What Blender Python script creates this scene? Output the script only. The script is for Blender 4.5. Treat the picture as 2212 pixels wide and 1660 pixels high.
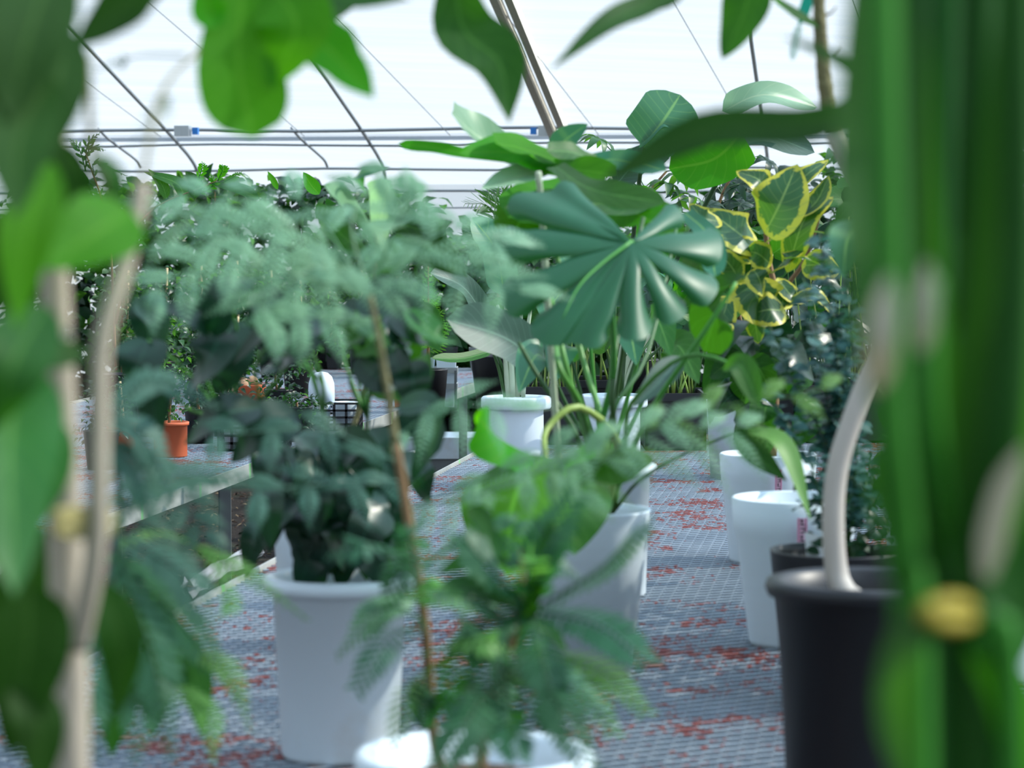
import bpy, math, random
import numpy as np
from mathutils import Vector, Matrix

for _o in list(bpy.data.objects):
    bpy.data.objects.remove(_o, do_unlink=True)
S = bpy.context.scene
COL = S.collection
RND = random.Random(7)

# ------------------------------------------------------------------ camera, sky, sun, exposure
F, CX, CY, HZ = 5500.0, 1106.0, 830.0, 516.0       # focal length and centre in pixels of the 2212x1660 frame; horizon row
CAMZ, BZ = 1.6, 0.7                                # camera height, bench top height (m)
CAM = Vector((0, 0, CAMZ))
PITCH = math.atan((CY - HZ) / F)
cd = bpy.data.cameras.new('camera'); cam = bpy.data.objects.new('camera', cd); COL.objects.link(cam)
cam.location = CAM; cam.rotation_euler = (math.pi / 2 - PITCH, 0, 0)
cd.sensor_fit = 'HORIZONTAL'; cd.sensor_width = 36; cd.lens = F / 2212 * 36
cd.clip_start = 0.05; cd.clip_end = 400
cd.dof.use_dof = True; cd.dof.focus_distance = 10.3; cd.dof.aperture_fstop = 5.6
S.camera = cam

def srgb(r, g, b):
    f = lambda c: c / 12.92 if c <= 0.04045 else ((c + 0.055) / 1.055) ** 2.4
    return (f(r / 255), f(g / 255), f(b / 255), 1)

W = bpy.data.worlds.new('sky'); S.world = W; W.use_nodes = True
_nt = W.node_tree; _bg = _nt.nodes['Background']
_tc = _nt.nodes.new('ShaderNodeTexCoord'); _sx = _nt.nodes.new('ShaderNodeSeparateXYZ')
_cr = _nt.nodes.new('ShaderNodeValToRGB')
_cr.color_ramp.elements[0].position = 0.0; _cr.color_ramp.elements[0].color = (0.82, 0.92, 1.0, 1)
_cr.color_ramp.elements[1].position = 0.75; _cr.color_ramp.elements[1].color = (0.52, 0.74, 1.0, 1)
_nt.links.new(_tc.outputs['Generated'], _sx.inputs[0]); _nt.links.new(_sx.outputs[2], _cr.inputs[0])
_el, _az = math.radians(41), math.radians(8)
SUNV = Vector((math.cos(_el) * math.cos(_az), math.cos(_el) * math.sin(_az), math.sin(_el)))
_dt = _nt.nodes.new('ShaderNodeVectorMath'); _dt.operation = 'DOT_PRODUCT'; _dt.inputs[1].default_value = SUNV      # haze glows round the sun
_nt.links.new(_tc.outputs['Generated'], _dt.inputs[0])
_mx = _nt.nodes.new('ShaderNodeMath'); _mx.operation = 'MAXIMUM'; _mx.inputs[1].default_value = 0.0; _nt.links.new(_dt.outputs['Value'], _mx.inputs[0])
_pw = _nt.nodes.new('ShaderNodeMath'); _pw.operation = 'POWER'; _pw.inputs[1].default_value = 3.5; _nt.links.new(_mx.outputs[0], _pw.inputs[0])
_ma = _nt.nodes.new('ShaderNodeMath'); _ma.operation = 'MULTIPLY_ADD'; _ma.inputs[1].default_value = 3.6; _ma.inputs[2].default_value = 0.85; _nt.links.new(_pw.outputs[0], _ma.inputs[0])
_nt.links.new(_cr.outputs[0], _bg.inputs[0]); _nt.links.new(_ma.outputs[0], _bg.inputs[1])
sd = bpy.data.lights.new('sun', 'SUN'); sun = bpy.data.objects.new('sun', sd); COL.objects.link(sun)
sd.energy = 8.0; sd.angle = 0.012; sd.color = (1.0, 0.90, 0.74)
sun.rotation_euler = SUNV.to_track_quat('Z', 'Y').to_euler()
sun.location = (8, 4, 9)
S.view_settings.view_transform = 'Standard'; S.view_settings.look = 'None'
S.view_settings.exposure = 0.42; S.view_settings.gamma = 1.0; S.view_settings.use_curve_mapping = False
S.cycles.max_bounces = 8; S.cycles.transparent_max_bounces = 10; S.cycles.use_adaptive_sampling = True; S.cycles.adaptive_threshold = 0.02; S.cycles.sample_clamp_indirect = 6
S.cycles.caustics_reflective = False; S.cycles.caustics_refractive = False

# ------------------------------------------------------------------ geometry helpers
_fw = Vector((0, math.cos(PITCH), -math.sin(PITCH))); _up = Vector((0, math.sin(PITCH), math.cos(PITCH)))
def ray(px, py): return _fw + Vector((1, 0, 0)) * ((px - CX) / F) + _up * ((CY - py) / F)
def P(px, py, d):
    r = ray(px, py); return CAM + r * (d / r.y)
def onz(px, py, z):
    r = ray(px, py); return CAM + r * ((z - CAMZ) / r.z)
ANG = math.atan((1890 - CX) / F)                    # the benches and rafters run this much to the right of the view
U = Vector((math.sin(ANG), math.cos(ANG), 0)); V = Vector((math.cos(ANG), -math.sin(ANG), 0))
def UV(u, v, z): return U * u + V * v + Vector((0, 0, z))
def v_of(p): return p.x * V.x + p.y * V.y
def u_of(p): return p.x * U.x + p.y * U.y

class MB:
    def __init__(s): s.v = []; s.f = []; s.t = []
    def add(s, v, f, t=None):
        n = len(s.v); s.v += [tuple(p) for p in v]; s.f += [tuple(i + n for i in q) for q in f]
        s.t += list(t) if t is not None else [(0.5, 0.5)] * len(v)
        return s
    def box(s, o, a, b, c):
        o = Vector(o); k = [o, o + a, o + a + b, o + b]; k += [p + c for p in k]
        return s.add(k, [(0, 3, 2, 1), (4, 5, 6, 7), (0, 1, 5, 4), (1, 2, 6, 5), (2, 3, 7, 6), (3, 0, 4, 7)])
    def cbox(s, c, sx, sy, sz, rot=0):
        a = Vector((math.cos(rot), math.sin(rot), 0)) * sx; b = Vector((-math.sin(rot), math.cos(rot), 0)) * sy
        return s.box(Vector(c) - a / 2 - b / 2, a, b, Vector((0, 0, sz)))
    def build(s, name, mat, parent=None, smooth=True, kind=None, label=None):
        off = parent_world(parent)
        me = bpy.data.meshes.new(name)
        v = np.array(s.v, dtype=np.float32).reshape(-1, 3) - np.array(off, dtype=np.float32)
        me.from_pydata(v.tolist(), [], s.f)
        uv = me.uv_layers.new(name='UVMap')
        li = np.empty(len(me.loops), dtype=np.int32); me.loops.foreach_get('vertex_index', li)
        uv.data.foreach_set('uv', np.array(s.t, dtype=np.float32)[li].ravel())
        if smooth: me.polygons.foreach_set('use_smooth', np.ones(len(me.polygons), dtype=bool))
        me.materials.append(mat); me.update()
        o = bpy.data.objects.new(name, me); COL.objects.link(o)
        if parent is not None: o.parent = parent
        if kind: o['kind'] = kind
        if label: o['label'] = label
        return o
def parent_world(p):
    off = Vector((0, 0, 0))
    while p is not None: off = off + p.location; p = p.parent
    return off
def thing(name, label, cat, loc, group=None):
    o = bpy.data.objects.new(name, None); COL.objects.link(o); o.location = loc
    o.empty_display_size = 0.05; o['label'] = label; o['category'] = cat
    if group: o['group'] = group
    return o
def tag(o, label, cat, group=None):
    o['label'] = label; o['category'] = cat
    if group: o['group'] = group
    return o

def catmull(p, n):
    p = [Vector(q) for q in p]
    if len(p) == 2: return [p[0].lerp(p[1], i / n) for i in range(n + 1)]
    e = [p[0] * 2 - p[1]] + p + [p[-1] * 2 - p[-2]]; m = len(p) - 1; out = []
    for i in range(n + 1):
        x = i / n * m; k = min(int(x), m - 1); t = x - k; a, b, c, d = e[k:k + 4]
        out.append(0.5 * ((2 * b) + (c - a) * t + (2 * a - 5 * b + 4 * c - d) * t * t + (3 * b - a - 3 * c + d) * t ** 3))
    return out
def tangents(c):
    n = len(c)
    return [((c[min(i + 1, n - 1)] - c[max(i - 1, 0)]).normalized() if (c[min(i + 1, n - 1)] - c[max(i - 1, 0)]).length > 1e-9 else Vector((0, 0, 1))) for i in range(n)]

def tube(mb, pts, r0, r1=None, n=8, k=None, bumps=0, seed=0):
    r1 = r0 if r1 is None else r1; k = k or max(4, 4 * (len(pts) - 1))
    c = catmull(pts, k) if len(pts) > 2 else catmull(pts, max(2, k // 2)); T = tangents(c); rr = random.Random(seed)
    ref = Vector((0, 1, 0)) if abs(T[0].y) < 0.9 else Vector((1, 0, 0)); v = []; t = []
    for i, (q, tt) in enumerate(zip(c, T)):
        a = tt.cross(ref).normalized(); b = tt.cross(a); f = i / (len(c) - 1); r = r0 + (r1 - r0) * f
        r *= 1 + bumps * (rr.random() - 0.5)
        for j in range(n):
            w = 2 * math.pi * j / n; v.append(q + (a * math.cos(w) + b * math.sin(w)) * r); t.append((j / n, f))
    fc = []
    for i in range(len(c) - 1):
        for j in range(n):
            fc.append((i * n + j, i * n + (j + 1) % n, (i + 1) * n + (j + 1) % n, (i + 1) * n + j))
    fc.append(tuple(range(n - 1, -1, -1))); fc.append(tuple((len(c) - 1) * n + j for j in range(n)))
    return mb.add(v, fc, t)

def lathe(mb, c, prof, n=40):
    c = Vector(c); v = []; f = []; t = []
    for i, (r, z) in enumerate(prof):
        for j in range(n):
            w = 2 * math.pi * j / n; v.append(c + Vector((r * math.cos(w), r * math.sin(w), z))); t.append((j / n, i / len(prof)))
    for i in range(len(prof) - 1):
        for j in range(n):
            f.append((i * n + j, i * n + (j + 1) % n, (i + 1) * n + (j + 1) % n, (i + 1) * n + j))
    if prof[0][0] > 0.001: f.append(tuple(range(n - 1, -1, -1)))
    f.append(tuple((len(prof) - 1) * n + j for j in range(n)))
    return mb.add(v, f, t)

# ---- leaf outlines: half width 0..1 over t 0..1
def _c(x): return max(0.0, min(1.0, x))
PROF = {
    'ovate': lambda t: math.sin(math.pi * _c(t) ** 0.8) ** 0.8 if 0 < t < 1 else 0.0,
    'round': lambda t: math.sqrt(max(0, 1 - (2 * t - 1) ** 2)) if 0 < t < 1 else 0.0,
    'heart': lambda t: (0.35 + 0.65 * _c(t / 0.22) ** 0.6) if t < 0.22 else math.cos(math.pi / 2 * ((t - 0.22) / 0.78) ** 1.25) ** 0.9,
    'lance': lambda t: math.sin(math.pi * _c(t) ** 0.85) if 0 < t < 1 else 0.0,
    'strap': lambda t: (0.45 + 0.55 * _c(t / 0.25)) * _c((1 - t) / 0.3) ** 0.7,
    'oblong': lambda t: _c(t / 0.14) ** 0.6 * _c((1 - t) / 0.22) ** 0.55,
    'lobe': lambda t: (0.6 + 0.4 * _c((t - 0.1) / 0.5)) * math.sqrt(max(0, 1 - _c((t - 0.72) / 0.28) ** 2)),
    'ragged': lambda t: math.sin(math.pi * _c(t) ** 0.75) ** 0.7 * (1 - 0.30 * abs(((t * 4.0) % 1) - 0.35)) if 0 < t < 1 else 0.0,
    'fan': lambda t: _c(t) ** 0.8 * math.sqrt(max(0, 1 - _c((t - 0.7) / 0.3) ** 2)),
}
def strip(mb, pts, w, prof='ovate', nl=12, nw=4, roll=0.0, fold=0.12, cup=0.0, wave=0.0, wk=2.0, hint=None, ph=0.0):
    fn = PROF[prof]; c = catmull(pts, nl); T = tangents(c); v = []; t = []; mid = c[nl // 2]
    n0 = Vector(hint).normalized() if hint is not None else ((CAM - mid).normalized() * 0.75 + Vector((0, 0, 0.55))).normalized()
    for i, (q, tt) in enumerate(zip(c, T)):
        s = tt.cross(n0)
        s = s.normalized() if s.length > 1e-5 else Vector((1, 0, 0))
        m = s.cross(tt); a = s * math.cos(roll) + m * math.sin(roll); b = m * math.cos(roll) - s * math.sin(roll)
        x = i / nl; h = fn(x) * w / 2
        for j in range(nw + 1):
            u = 2 * j / nw - 1
            off = fold * abs(u) * h + cup * u * u * h + wave * w * math.sin(wk * 2 * math.pi * x + ph + (1.7 if u > 0 else 0)) * u * u
            v.append(q + a * (u * h) + b * off); t.append((j / nw, x))
    f = [(i * (nw + 1) + j, i * (nw + 1) + j + 1, (i + 1) * (nw + 1) + j + 1, (i + 1) * (nw + 1) + j) for i in range(nl) for j in range(nw)]
    return mb.add(v, f, t)
def PX(pts): return [P(*q) for q in pts]
def leaf(root, pts, w, mat, prof='ovate', name='leaf', **k):
    """a leaf along picture points (px, py, depth); w is its full width in pixels at its own depth"""
    q = PX(pts); d = sum(p[2] for p in pts) / len(pts); mb = MB()
    strip(mb, q, w * d / F, prof, **k)
    return mb.build(name, mat, root)
def stem(root, pts, w0, mat, w1=None, name='stem', **k):
    q = PX(pts); d0, d1 = pts[0][2], pts[-1][2]; mb = MB()
    tube(mb, q, w0 * d0 / F / 2, (w0 if w1 is None else w1) * d1 / F / 2, **k)
    return mb.build(name, mat, root)

_LC = {}
def unit_leaf(prof, asp, mat, droop=0.25, fold=0.2):
    key = (prof, asp, mat.name, droop)
    if key not in _LC:
        mb = MB(); pts = [(0, 0, 0), (0, 0.5, 0.06), (0, 1, -droop)]
        strip(mb, pts, asp, prof, nl=6, nw=2, fold=fold, hint=(0, 0, 1))
        o = mb.build('leaf', mat); me = o.data; bpy.data.objects.remove(o); _LC[key] = me
    return _LC[key]
def orient(loc, d, n, s):
    d = Vector(d).normalized(); n = Vector(n); x = d.cross(n)
    x = x.normalized() if x.length > 1e-4 else Vector((1, 0, 0)); z = x.cross(d)
    m = Matrix((x, d, z)).transposed().to_4x4() @ Matrix.Scale(s, 4); m.translation = loc; return m
def put(root, me, m, name='leaf'):
    o = bpy.data.objects.new(name, me); COL.objects.link(o); o.parent = root
    m = m.copy(); m.translation -= parent_world(root); o.matrix_basis = m; return o
def foliage(root, items, prof, asp, mat, name='foliage', droop=0.25, nl=4):
    mb0 = MB(); strip(mb0, [(0, 0, 0), (0, 0.5, 0.06), (0, 1, -droop)], asp, prof, nl=nl, nw=2, fold=0.2, hint=(0, 0, 1))
    b = np.array([tuple(q) for q in mb0.v]); n = len(b); mb = MB()
    for k, m in enumerate(items):
        A = np.array(m); q = b @ A[:3, :3].T + A[:3, 3]
        mb.v += q.tolist(); mb.f += [tuple(i + k * n for i in f) for f in mb0.f]; mb.t += mb0.t
    return mb.build(name, mat, root, kind='stuff')

def frond(root, pts, lf, mat, n=16, lw=0.36, name='frond', droop=0.25, ang=62, stemw=3, rmat=None, taper=True):
    """a feather: midrib along picture points, n pairs of narrow leaflets lf pixels long"""
    q = PX(pts); d = sum(p[2] for p in pts) / len(pts); mb = MB(); feather(mb, q, lf * d / F, n, lw, droop, ang, stemw * d / F / 2, taper)
    return mb.build(name, mat, root)
def feather(mb, q, L, n, lw, droop, ang, sr, taper=True, hint=None):
    tube(mb, q, sr, sr * 0.4, n=4, k=8)
    c = catmull(q, n * 2); T = tangents(c); a = math.radians(ang); mid = c[n]
    n0 = Vector(hint).normalized() if hint is not None else ((CAM - mid).normalized() * 0.6 + Vector((0, 0, 0.6))).normalized()
    for i in range(1, n * 2 + 1):
        x = i / (n * 2); l = L * (0.55 + 0.45 * math.sin(math.pi * min(1, x * 1.1))) * (1 if not taper else (1 - 0.55 * max(0, x - 0.5) * 2))
        s = T[i].cross(n0).normalized(); m = s.cross(T[i]); sg = 1 if i % 2 else -1
        dr = T[i] * math.cos(a) + s * (sg * math.sin(a)) - m * (droop * RND.uniform(0.3, 1.2)); e = c[i] + dr * l
        p = T[i] * (l * lw / 2); h = c[i].lerp(e, 0.25); g = c[i].lerp(e, 0.75)
        mb.add([c[i], h + p, g + p * .85, e, g - p * .85, h - p], [(0, 1, 2, 3, 4, 5)], [(0.5, 0), (1, 0.25), (1, 0.75), (0.5, 1), (0, 0.75), (0, 0.25)])
def compound(root, pts, pin, lf, mat, n=7, m=11, name='frond', spread=55, droop=0.35, lw=0.36):
    m = int(m * 1.3); n = max(4, int(n * .75)); lf *= .95; pin *= 1.6; pts = [(a, b, c + .4) for a, b, c in pts]
    """a twice-feathered leaf: rachis along picture points, n pairs of feathers pin pixels long, leaflets lf pixels"""
    q = PX(pts); d = sum(p[2] for p in pts) / len(pts); k = d / F; mb = MB()
    tube(mb, q, 3.0 * k, 1.2 * k, n=5, k=10); c = catmull(q, n * 2); T = tangents(c); a = math.radians(spread)
    n0 = ((CAM - c[n]).normalized() * 0.55 + Vector((0, 0, 0.7))).normalized()
    for i in range(1, n * 2 + 1):
        x = i / (n * 2); l = pin * k * (0.65 + 0.35 * math.sin(math.pi * x)) * RND.uniform(0.85, 1.15)
        s = T[i].cross(n0).normalized(); u = s.cross(T[i]); sg = 1 if i % 2 else -1
        dr = (T[i] * math.cos(a) + s * sg * math.sin(a) + u * RND.uniform(-0.15, 0.25)).normalized()
        e = c[i] + dr * l + Vector((0, 0, -droop * l)); h = c[i].lerp(e, 0.5) + Vector((0, 0, droop * l * 0.22))
        feather(mb, [c[i], h, e], lf * k, m, lw, 0.2, 68, 1.0 * k)
    return mb.build(name, mat, root)

# ------------------------------------------------------------------ materials
def newmat(name):
    m = bpy.data.materials.new(name); m.use_nodes = True; nt = m.node_tree
    for n in list(nt.nodes): nt.nodes.remove(n)
    o = nt.nodes.new('ShaderNodeOutputMaterial'); return m, nt, o
def N(nt, t, **k):
    n = nt.nodes.new(t)
    for a, b in k.items(): setattr(n, a, b)
    return n
def math_(nt, op, a, b=None, c=None):
    n = N(nt, 'ShaderNodeMath', operation=op)
    for i, x in enumerate((a, b, c)):
        if x is None: continue
        if isinstance(x, (int, float)): n.inputs[i].default_value = x
        else: nt.links.new(x, n.inputs[i])
    return n.outputs[0]
def mixc(nt, f, a, b):
    n = N(nt, 'ShaderNodeMix', data_type='RGBA')
    for i, x in ((0, f), (6, a), (7, b)):
        if isinstance(x, (int, float)): n.inputs[i].default_value = x
        elif isinstance(x, tuple): n.inputs[i].default_value = x
        else: nt.links.new(x, n.inputs[i])
    return n.outputs[2]
def noise(nt, scale, detail=2, rough=0.5, vec=None, st=None):
    tc = N(nt, 'ShaderNodeTexCoord'); v = vec or tc.outputs['Object']
    if st:
        mp = N(nt, 'ShaderNodeMapping'); mp.inputs['Scale'].default_value = st; nt.links.new(v, mp.inputs[0]); v = mp.outputs[0]
    n = N(nt, 'ShaderNodeTexNoise'); n.inputs['Scale'].default_value = scale; n.inputs['Detail'].default_value = detail
    n.inputs['Roughness'].default_value = rough; nt.links.new(v, n.inputs['Vector']); return n.outputs['Fac']
def ramp(nt, f, a, b):
    n = N(nt, 'ShaderNodeMapRange'); n.inputs[1].default_value = a; n.inputs[2].default_value = b; nt.links.new(f, n.inputs[0]); return n.outputs[0]

def M_leaf(name, col, trans, tw=0.4, rough=0.42, vein=None, veins=7, vw=0.02, margin=None, spec=0.5, sheen=0.0, side=0.45):
    m, nt, out = newmat(name); L = nt.links
    uv = N(nt, 'ShaderNodeUVMap'); sp = N(nt, 'ShaderNodeSeparateXYZ'); L.new(uv.outputs[0], sp.inputs[0])
    a = math_(nt, 'ABSOLUTE', math_(nt, 'SUBTRACT', sp.outputs[0], 0.5))
    oi = N(nt, 'ShaderNodeObjectInfo')
    n = noise(nt, 9, 3)
    base = mixc(nt, n, tuple(c * 0.72 for c in col[:3]) + (1,), tuple(min(1, c * 1.28) for c in col[:3]) + (1,))
    hv = N(nt, 'ShaderNodeHueSaturation'); L.new(base, hv.inputs['Color'])
    L.new(math_(nt, 'MULTIPLY_ADD', oi.outputs['Random'], 0.35, 0.82), hv.inputs['Value'])
    L.new(math_(nt, 'MULTIPLY_ADD', oi.outputs['Random'], 0.03, 0.485), hv.inputs['Hue'])
    base = hv.outputs[0]
    if margin is not None:
        e = ramp(nt, math_(nt, 'ADD', math_(nt, 'MAXIMUM', a, math_(nt, 'MULTIPLY', math_(nt, 'ABSOLUTE', math_(nt, 'SUBTRACT', sp.outputs[1], 0.52)), 0.93)), math_(nt, 'MULTIPLY', math_(nt, 'SUBTRACT', noise(nt, 60, 2), 0.5), 0.24)), 0.36, 0.385)
        base = mixc(nt, e, base, margin)
    if vein is not None:
        mid = ramp(nt, a, vw * 1.6, vw * 0.7)
        sv = math_(nt, 'SUBTRACT', math_(nt, 'MULTIPLY', sp.outputs[1], veins), math_(nt, 'MULTIPLY', a, veins * side))
        fr = math_(nt, 'ABSOLUTE', math_(nt, 'SUBTRACT', math_(nt, 'FRACT', sv), 0.5))
        sd_ = math_(nt, 'MULTIPLY', ramp(nt, fr, 0.09, 0.03), 0.35)
        base = mixc(nt, math_(nt, 'MAXIMUM', mid, sd_), base, vein)
    p = N(nt, 'ShaderNodeBsdfPrincipled'); L.new(base, p.inputs['Base Color'])
    p.inputs['Roughness'].default_value = rough; p.inputs['Specular IOR Level'].default_value = spec
    tr = N(nt, 'ShaderNodeBsdfTranslucent')
    tb = mixc(nt, 0.75, base, trans); L.new(tb, tr.inputs[0])
    mx = N(nt, 'ShaderNodeMixShader'); mx.inputs[0].default_value = tw
    L.new(p.outputs[0], mx.inputs[1]); L.new(tr.outputs[0], mx.inputs[2]); L.new(mx.outputs[0], out.inputs[0])
    return m
def M_plain(name, col, rough=0.5, metal=0.0, var=0.0, vscale=20, col2=None, thr=(0.45, 0.6), bump=0.0, st=None, spec=0.5, trans=0.0):
    m, nt, out = newmat(name); L = nt.links
    p = N(nt, 'ShaderNodeBsdfPrincipled'); p.inputs['Roughness'].default_value = rough; p.inputs['Metallic'].default_value = metal
    p.inputs['Specular IOR Level'].default_value = spec
    c = col
    if var:
        c = mixc(nt, noise(nt, vscale, 4, st=st), tuple(x * (1 - var) for x in col[:3]) + (1,), tuple(min(1, x * (1 + var)) for x in col[:3]) + (1,))
    if col2 is not None:
        c = mixc(nt, ramp(nt, noise(nt, vscale * 0.7, 5, 0.6, st=st), *thr), c, col2)
    if isinstance(c, tuple): p.inputs['Base Color'].default_value = c
    else: L.new(c, p.inputs['Base Color'])
    if bump:
        b = N(nt, 'ShaderNodeBump'); b.inputs['Strength'].default_value = bump; b.inputs['Distance'].default_value = 0.02
        L.new(noise(nt, vscale * 1.7, 4, st=st), b.inputs['Height']); L.new(b.outputs[0], p.inputs['Normal'])
    if trans:
        tr = N(nt, 'ShaderNodeBsdfTranslucent'); tr.inputs[0].default_value = col
        mx = N(nt, 'ShaderNodeMixShader'); mx.inputs[0].default_value = trans
        L.new(p.outputs[0], mx.inputs[1]); L.new(tr.outputs[0], mx.inputs[2]); L.new(mx.outputs[0], out.inputs[0])
    else: L.new(p.outputs[0], out.inputs[0])
    return m
def M_film(name, clear, white, streak=None):
    m, nt, out = newmat(name); L = nt.links
    t = N(nt, 'ShaderNodeBsdfTransparent'); t.inputs[0].default_value = (0.83, 0.88, 0.93, 1)
    d = N(nt, 'ShaderNodeBsdfTranslucent'); d.inputs[0].default_value = (0.40, 0.415, 0.43, 1)
    g = N(nt, 'ShaderNodeBsdfDiffuse'); g.inputs[0].default_value = (0.7, 0.72, 0.75, 1)
    a = N(nt, 'ShaderNodeMixShader'); a.inputs[0].default_value = 0.25; L.new(d.outputs[0], a.inputs[1]); L.new(g.outputs[0], a.inputs[2])
    b = N(nt, 'ShaderNodeMixShader'); L.new(t.outputs[0], b.inputs[1]); L.new(a.outputs[0], b.inputs[2])
    f = noise(nt, 1.0, 4, 0.6, st=streak or (0.6, 0.6, 0.6))
    fm = N(nt, 'ShaderNodeMapRange'); fm.inputs[1].default_value = 0.35; fm.inputs[2].default_value = 0.65
    fm.inputs[3].default_value = clear; fm.inputs[4].default_value = white; L.new(f, fm.inputs[0]); L.new(fm.outputs[0], b.inputs[0])
    L.new(b.outputs[0], out.inputs[0]); return m

G = {}
G['mon'] = M_leaf('monstera_leaf', srgb(40, 108, 78), srgb(86, 170, 20), 0.34, 0.36, vein=srgb(120, 170, 95), veins=1, vw=0.03, side=0)
G['mon2'] = M_leaf('split_leaf', srgb(36, 102, 76), srgb(86, 170, 20), 0.3, 0.42)
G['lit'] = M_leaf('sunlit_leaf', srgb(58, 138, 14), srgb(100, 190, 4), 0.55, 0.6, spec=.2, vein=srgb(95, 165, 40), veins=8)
TIE_LATER = lambda: M_plain('faded_yellow_tie', srgb(160, 146, 40), .6, trans=.2)
G['mid'] = M_leaf('green_leaf', srgb(43, 96, 37), srgb(90, 172, 12), 0.42, 0.5, spec=.35, vein=srgb(90, 145, 70), veins=8)
G['deep'] = M_leaf('deep_green_leaf', srgb(32, 79, 29), srgb(70, 140, 8), 0.42, 0.6, spec=.22, vein=srgb(70, 120, 50), veins=8)
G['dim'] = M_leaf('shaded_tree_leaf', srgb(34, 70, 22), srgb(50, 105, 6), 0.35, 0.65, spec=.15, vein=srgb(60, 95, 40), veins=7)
G['dark'] = M_leaf('dark_leaf', srgb(20, 56, 40), srgb(30, 90, 25), 0.2, 0.34, vein=srgb(38, 80, 60), veins=9)
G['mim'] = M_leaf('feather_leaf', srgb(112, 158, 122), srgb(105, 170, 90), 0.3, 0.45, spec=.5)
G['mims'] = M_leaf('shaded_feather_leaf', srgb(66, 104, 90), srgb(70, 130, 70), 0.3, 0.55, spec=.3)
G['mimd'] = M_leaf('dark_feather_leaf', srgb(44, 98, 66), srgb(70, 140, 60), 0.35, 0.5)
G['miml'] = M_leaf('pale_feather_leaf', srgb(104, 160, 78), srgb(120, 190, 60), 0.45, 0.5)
G['euc'] = M_leaf('blue_leaf', srgb(62, 106, 104), srgb(70, 130, 100), 0.3, 0.5)
G['var'] = M_leaf('variegated_leaf', srgb(38, 86, 48), srgb(92, 150, 20), 0.35, 0.36, vein=srgb(130, 160, 90), veins=9, vw=0.018, margin=srgb(214, 206, 66))
G['str'] = M_leaf('banana_like_leaf', srgb(78, 136, 108), srgb(80, 170, 40), 0.36, 0.36, vein=srgb(130, 180, 110), veins=9, vw=0.02, side=0.3)
G['gry'] = M_leaf('grey_green_leaf', srgb(54, 86, 76), srgb(60, 110, 50), 0.25, 0.5, vein=srgb(90, 125, 110), veins=12, vw=0.02)
G['pale'] = M_leaf('pale_leaf', srgb(150, 190, 160), srgb(150, 200, 120), 0.5, 0.4, vein=srgb(190, 215, 180), veins=6)
G['far'] = M_leaf('far_leaf', srgb(48, 92, 46), srgb(100, 165, 40), 0.4, 0.42)
G['fard'] = M_leaf('far_dark_leaf', srgb(25, 58, 36), srgb(50, 110, 30), 0.35, 0.4)
G['con'] = M_leaf('bright_conifer', srgb(92, 170, 40), srgb(120, 200, 30), 0.4, 0.6)
G['stm'] = M_leaf('green_stem', srgb(80, 146, 58), srgb(110, 170, 40), 0.1, 0.45)
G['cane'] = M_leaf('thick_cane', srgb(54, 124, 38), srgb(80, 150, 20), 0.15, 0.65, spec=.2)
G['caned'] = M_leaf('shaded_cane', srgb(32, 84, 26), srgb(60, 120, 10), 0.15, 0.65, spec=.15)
G['dry'] = M_leaf('dried_sheath', srgb(170, 166, 146), srgb(160, 150, 110), 0.2, 0.7, spec=.2)
G['stmd'] = M_leaf('dark_green_stem', srgb(52, 96, 44), srgb(80, 130, 30), 0.1, 0.45)
G['stmy'] = M_leaf('yellow_green_stem', srgb(150, 180, 90), srgb(150, 180, 60), 0.15, 0.45)
G['white_stem'] = M_leaf('white_green_stem', srgb(190, 205, 175), srgb(170, 190, 120), 0.1, 0.45)
bark = M_plain('pale_bark', srgb(176, 164, 146), 0.75, var=0.25, vscale=14, col2=srgb(112, 92, 66), thr=(0.58, 0.75), bump=0.4, st=(1, 1, 0.25))
bark_g = M_plain('mossy_bark', srgb(112, 108, 72), 0.85, var=0.3, vscale=26, bump=0.6)
bark_b = M_plain('brown_bark', srgb(126, 98, 66), 0.8, var=0.3, vscale=24, bump=0.4, st=(1, 1, 0.3))
bark_w = M_plain('smooth_white_bark', srgb(186, 178, 168), 0.6, var=0.08, vscale=9, col2=srgb(120, 112, 100), thr=(0.66, 0.78), st=(1, 1, 0.4))
wood = M_plain('stake_wood', srgb(205, 182, 140), 0.7, var=0.2, vscale=30)
white = M_plain('white_plastic', srgb(228, 241, 250), 0.38, var=0.03, vscale=8, col2=srgb(216, 218, 214), thr=(0.55, 0.8), trans=0.12)
whited = M_plain('dull_white_plastic', srgb(220, 234, 243), 0.45, var=0.04, vscale=6, st=(1, 1, 9), trans=0.08)
black = M_plain('black_plastic', srgb(26, 28, 33), 0.42, var=0.2, vscale=8)
blackd = M_plain('matt_black_plastic', srgb(36, 38, 42), 0.55, var=0.2, vscale=12)
terra = M_plain('terracotta', srgb(196, 98, 62), 0.7, var=0.14, vscale=14)
soil = M_plain('potting_soil', srgb(74, 58, 44), 0.95, var=0.5, vscale=70, col2=srgb(130, 104, 78), thr=(0.6, 0.68), bump=1.0)
steel = M_plain('galvanised_steel', srgb(176, 182, 184), 0.42, 0.55, var=0.14, vscale=9, st=(3, 3, 0.5))
steeld = M_plain('dull_steel', srgb(112, 118, 120), 0.5, 0.5, var=0.14, vscale=9)
tubem = M_plain('grey_pipe', srgb(140, 146, 150), 0.45, 0.35, var=0.15, vscale=5)
woodbeam = M_plain('rafter_timber', srgb(236, 230, 218), 0.7, var=0.15, vscale=6, st=(8, 8, 0.6))
clip = M_plain('blue_plastic', srgb(30, 120, 200), 0.4)
hosem = M_plain('blue_hose', srgb(24, 78, 190), 0.35)
pink = M_plain('pink_card', srgb(238, 190, 215), 0.6)
ink = M_plain('dark_ink', srgb(40, 20, 40), 0.6)
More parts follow.
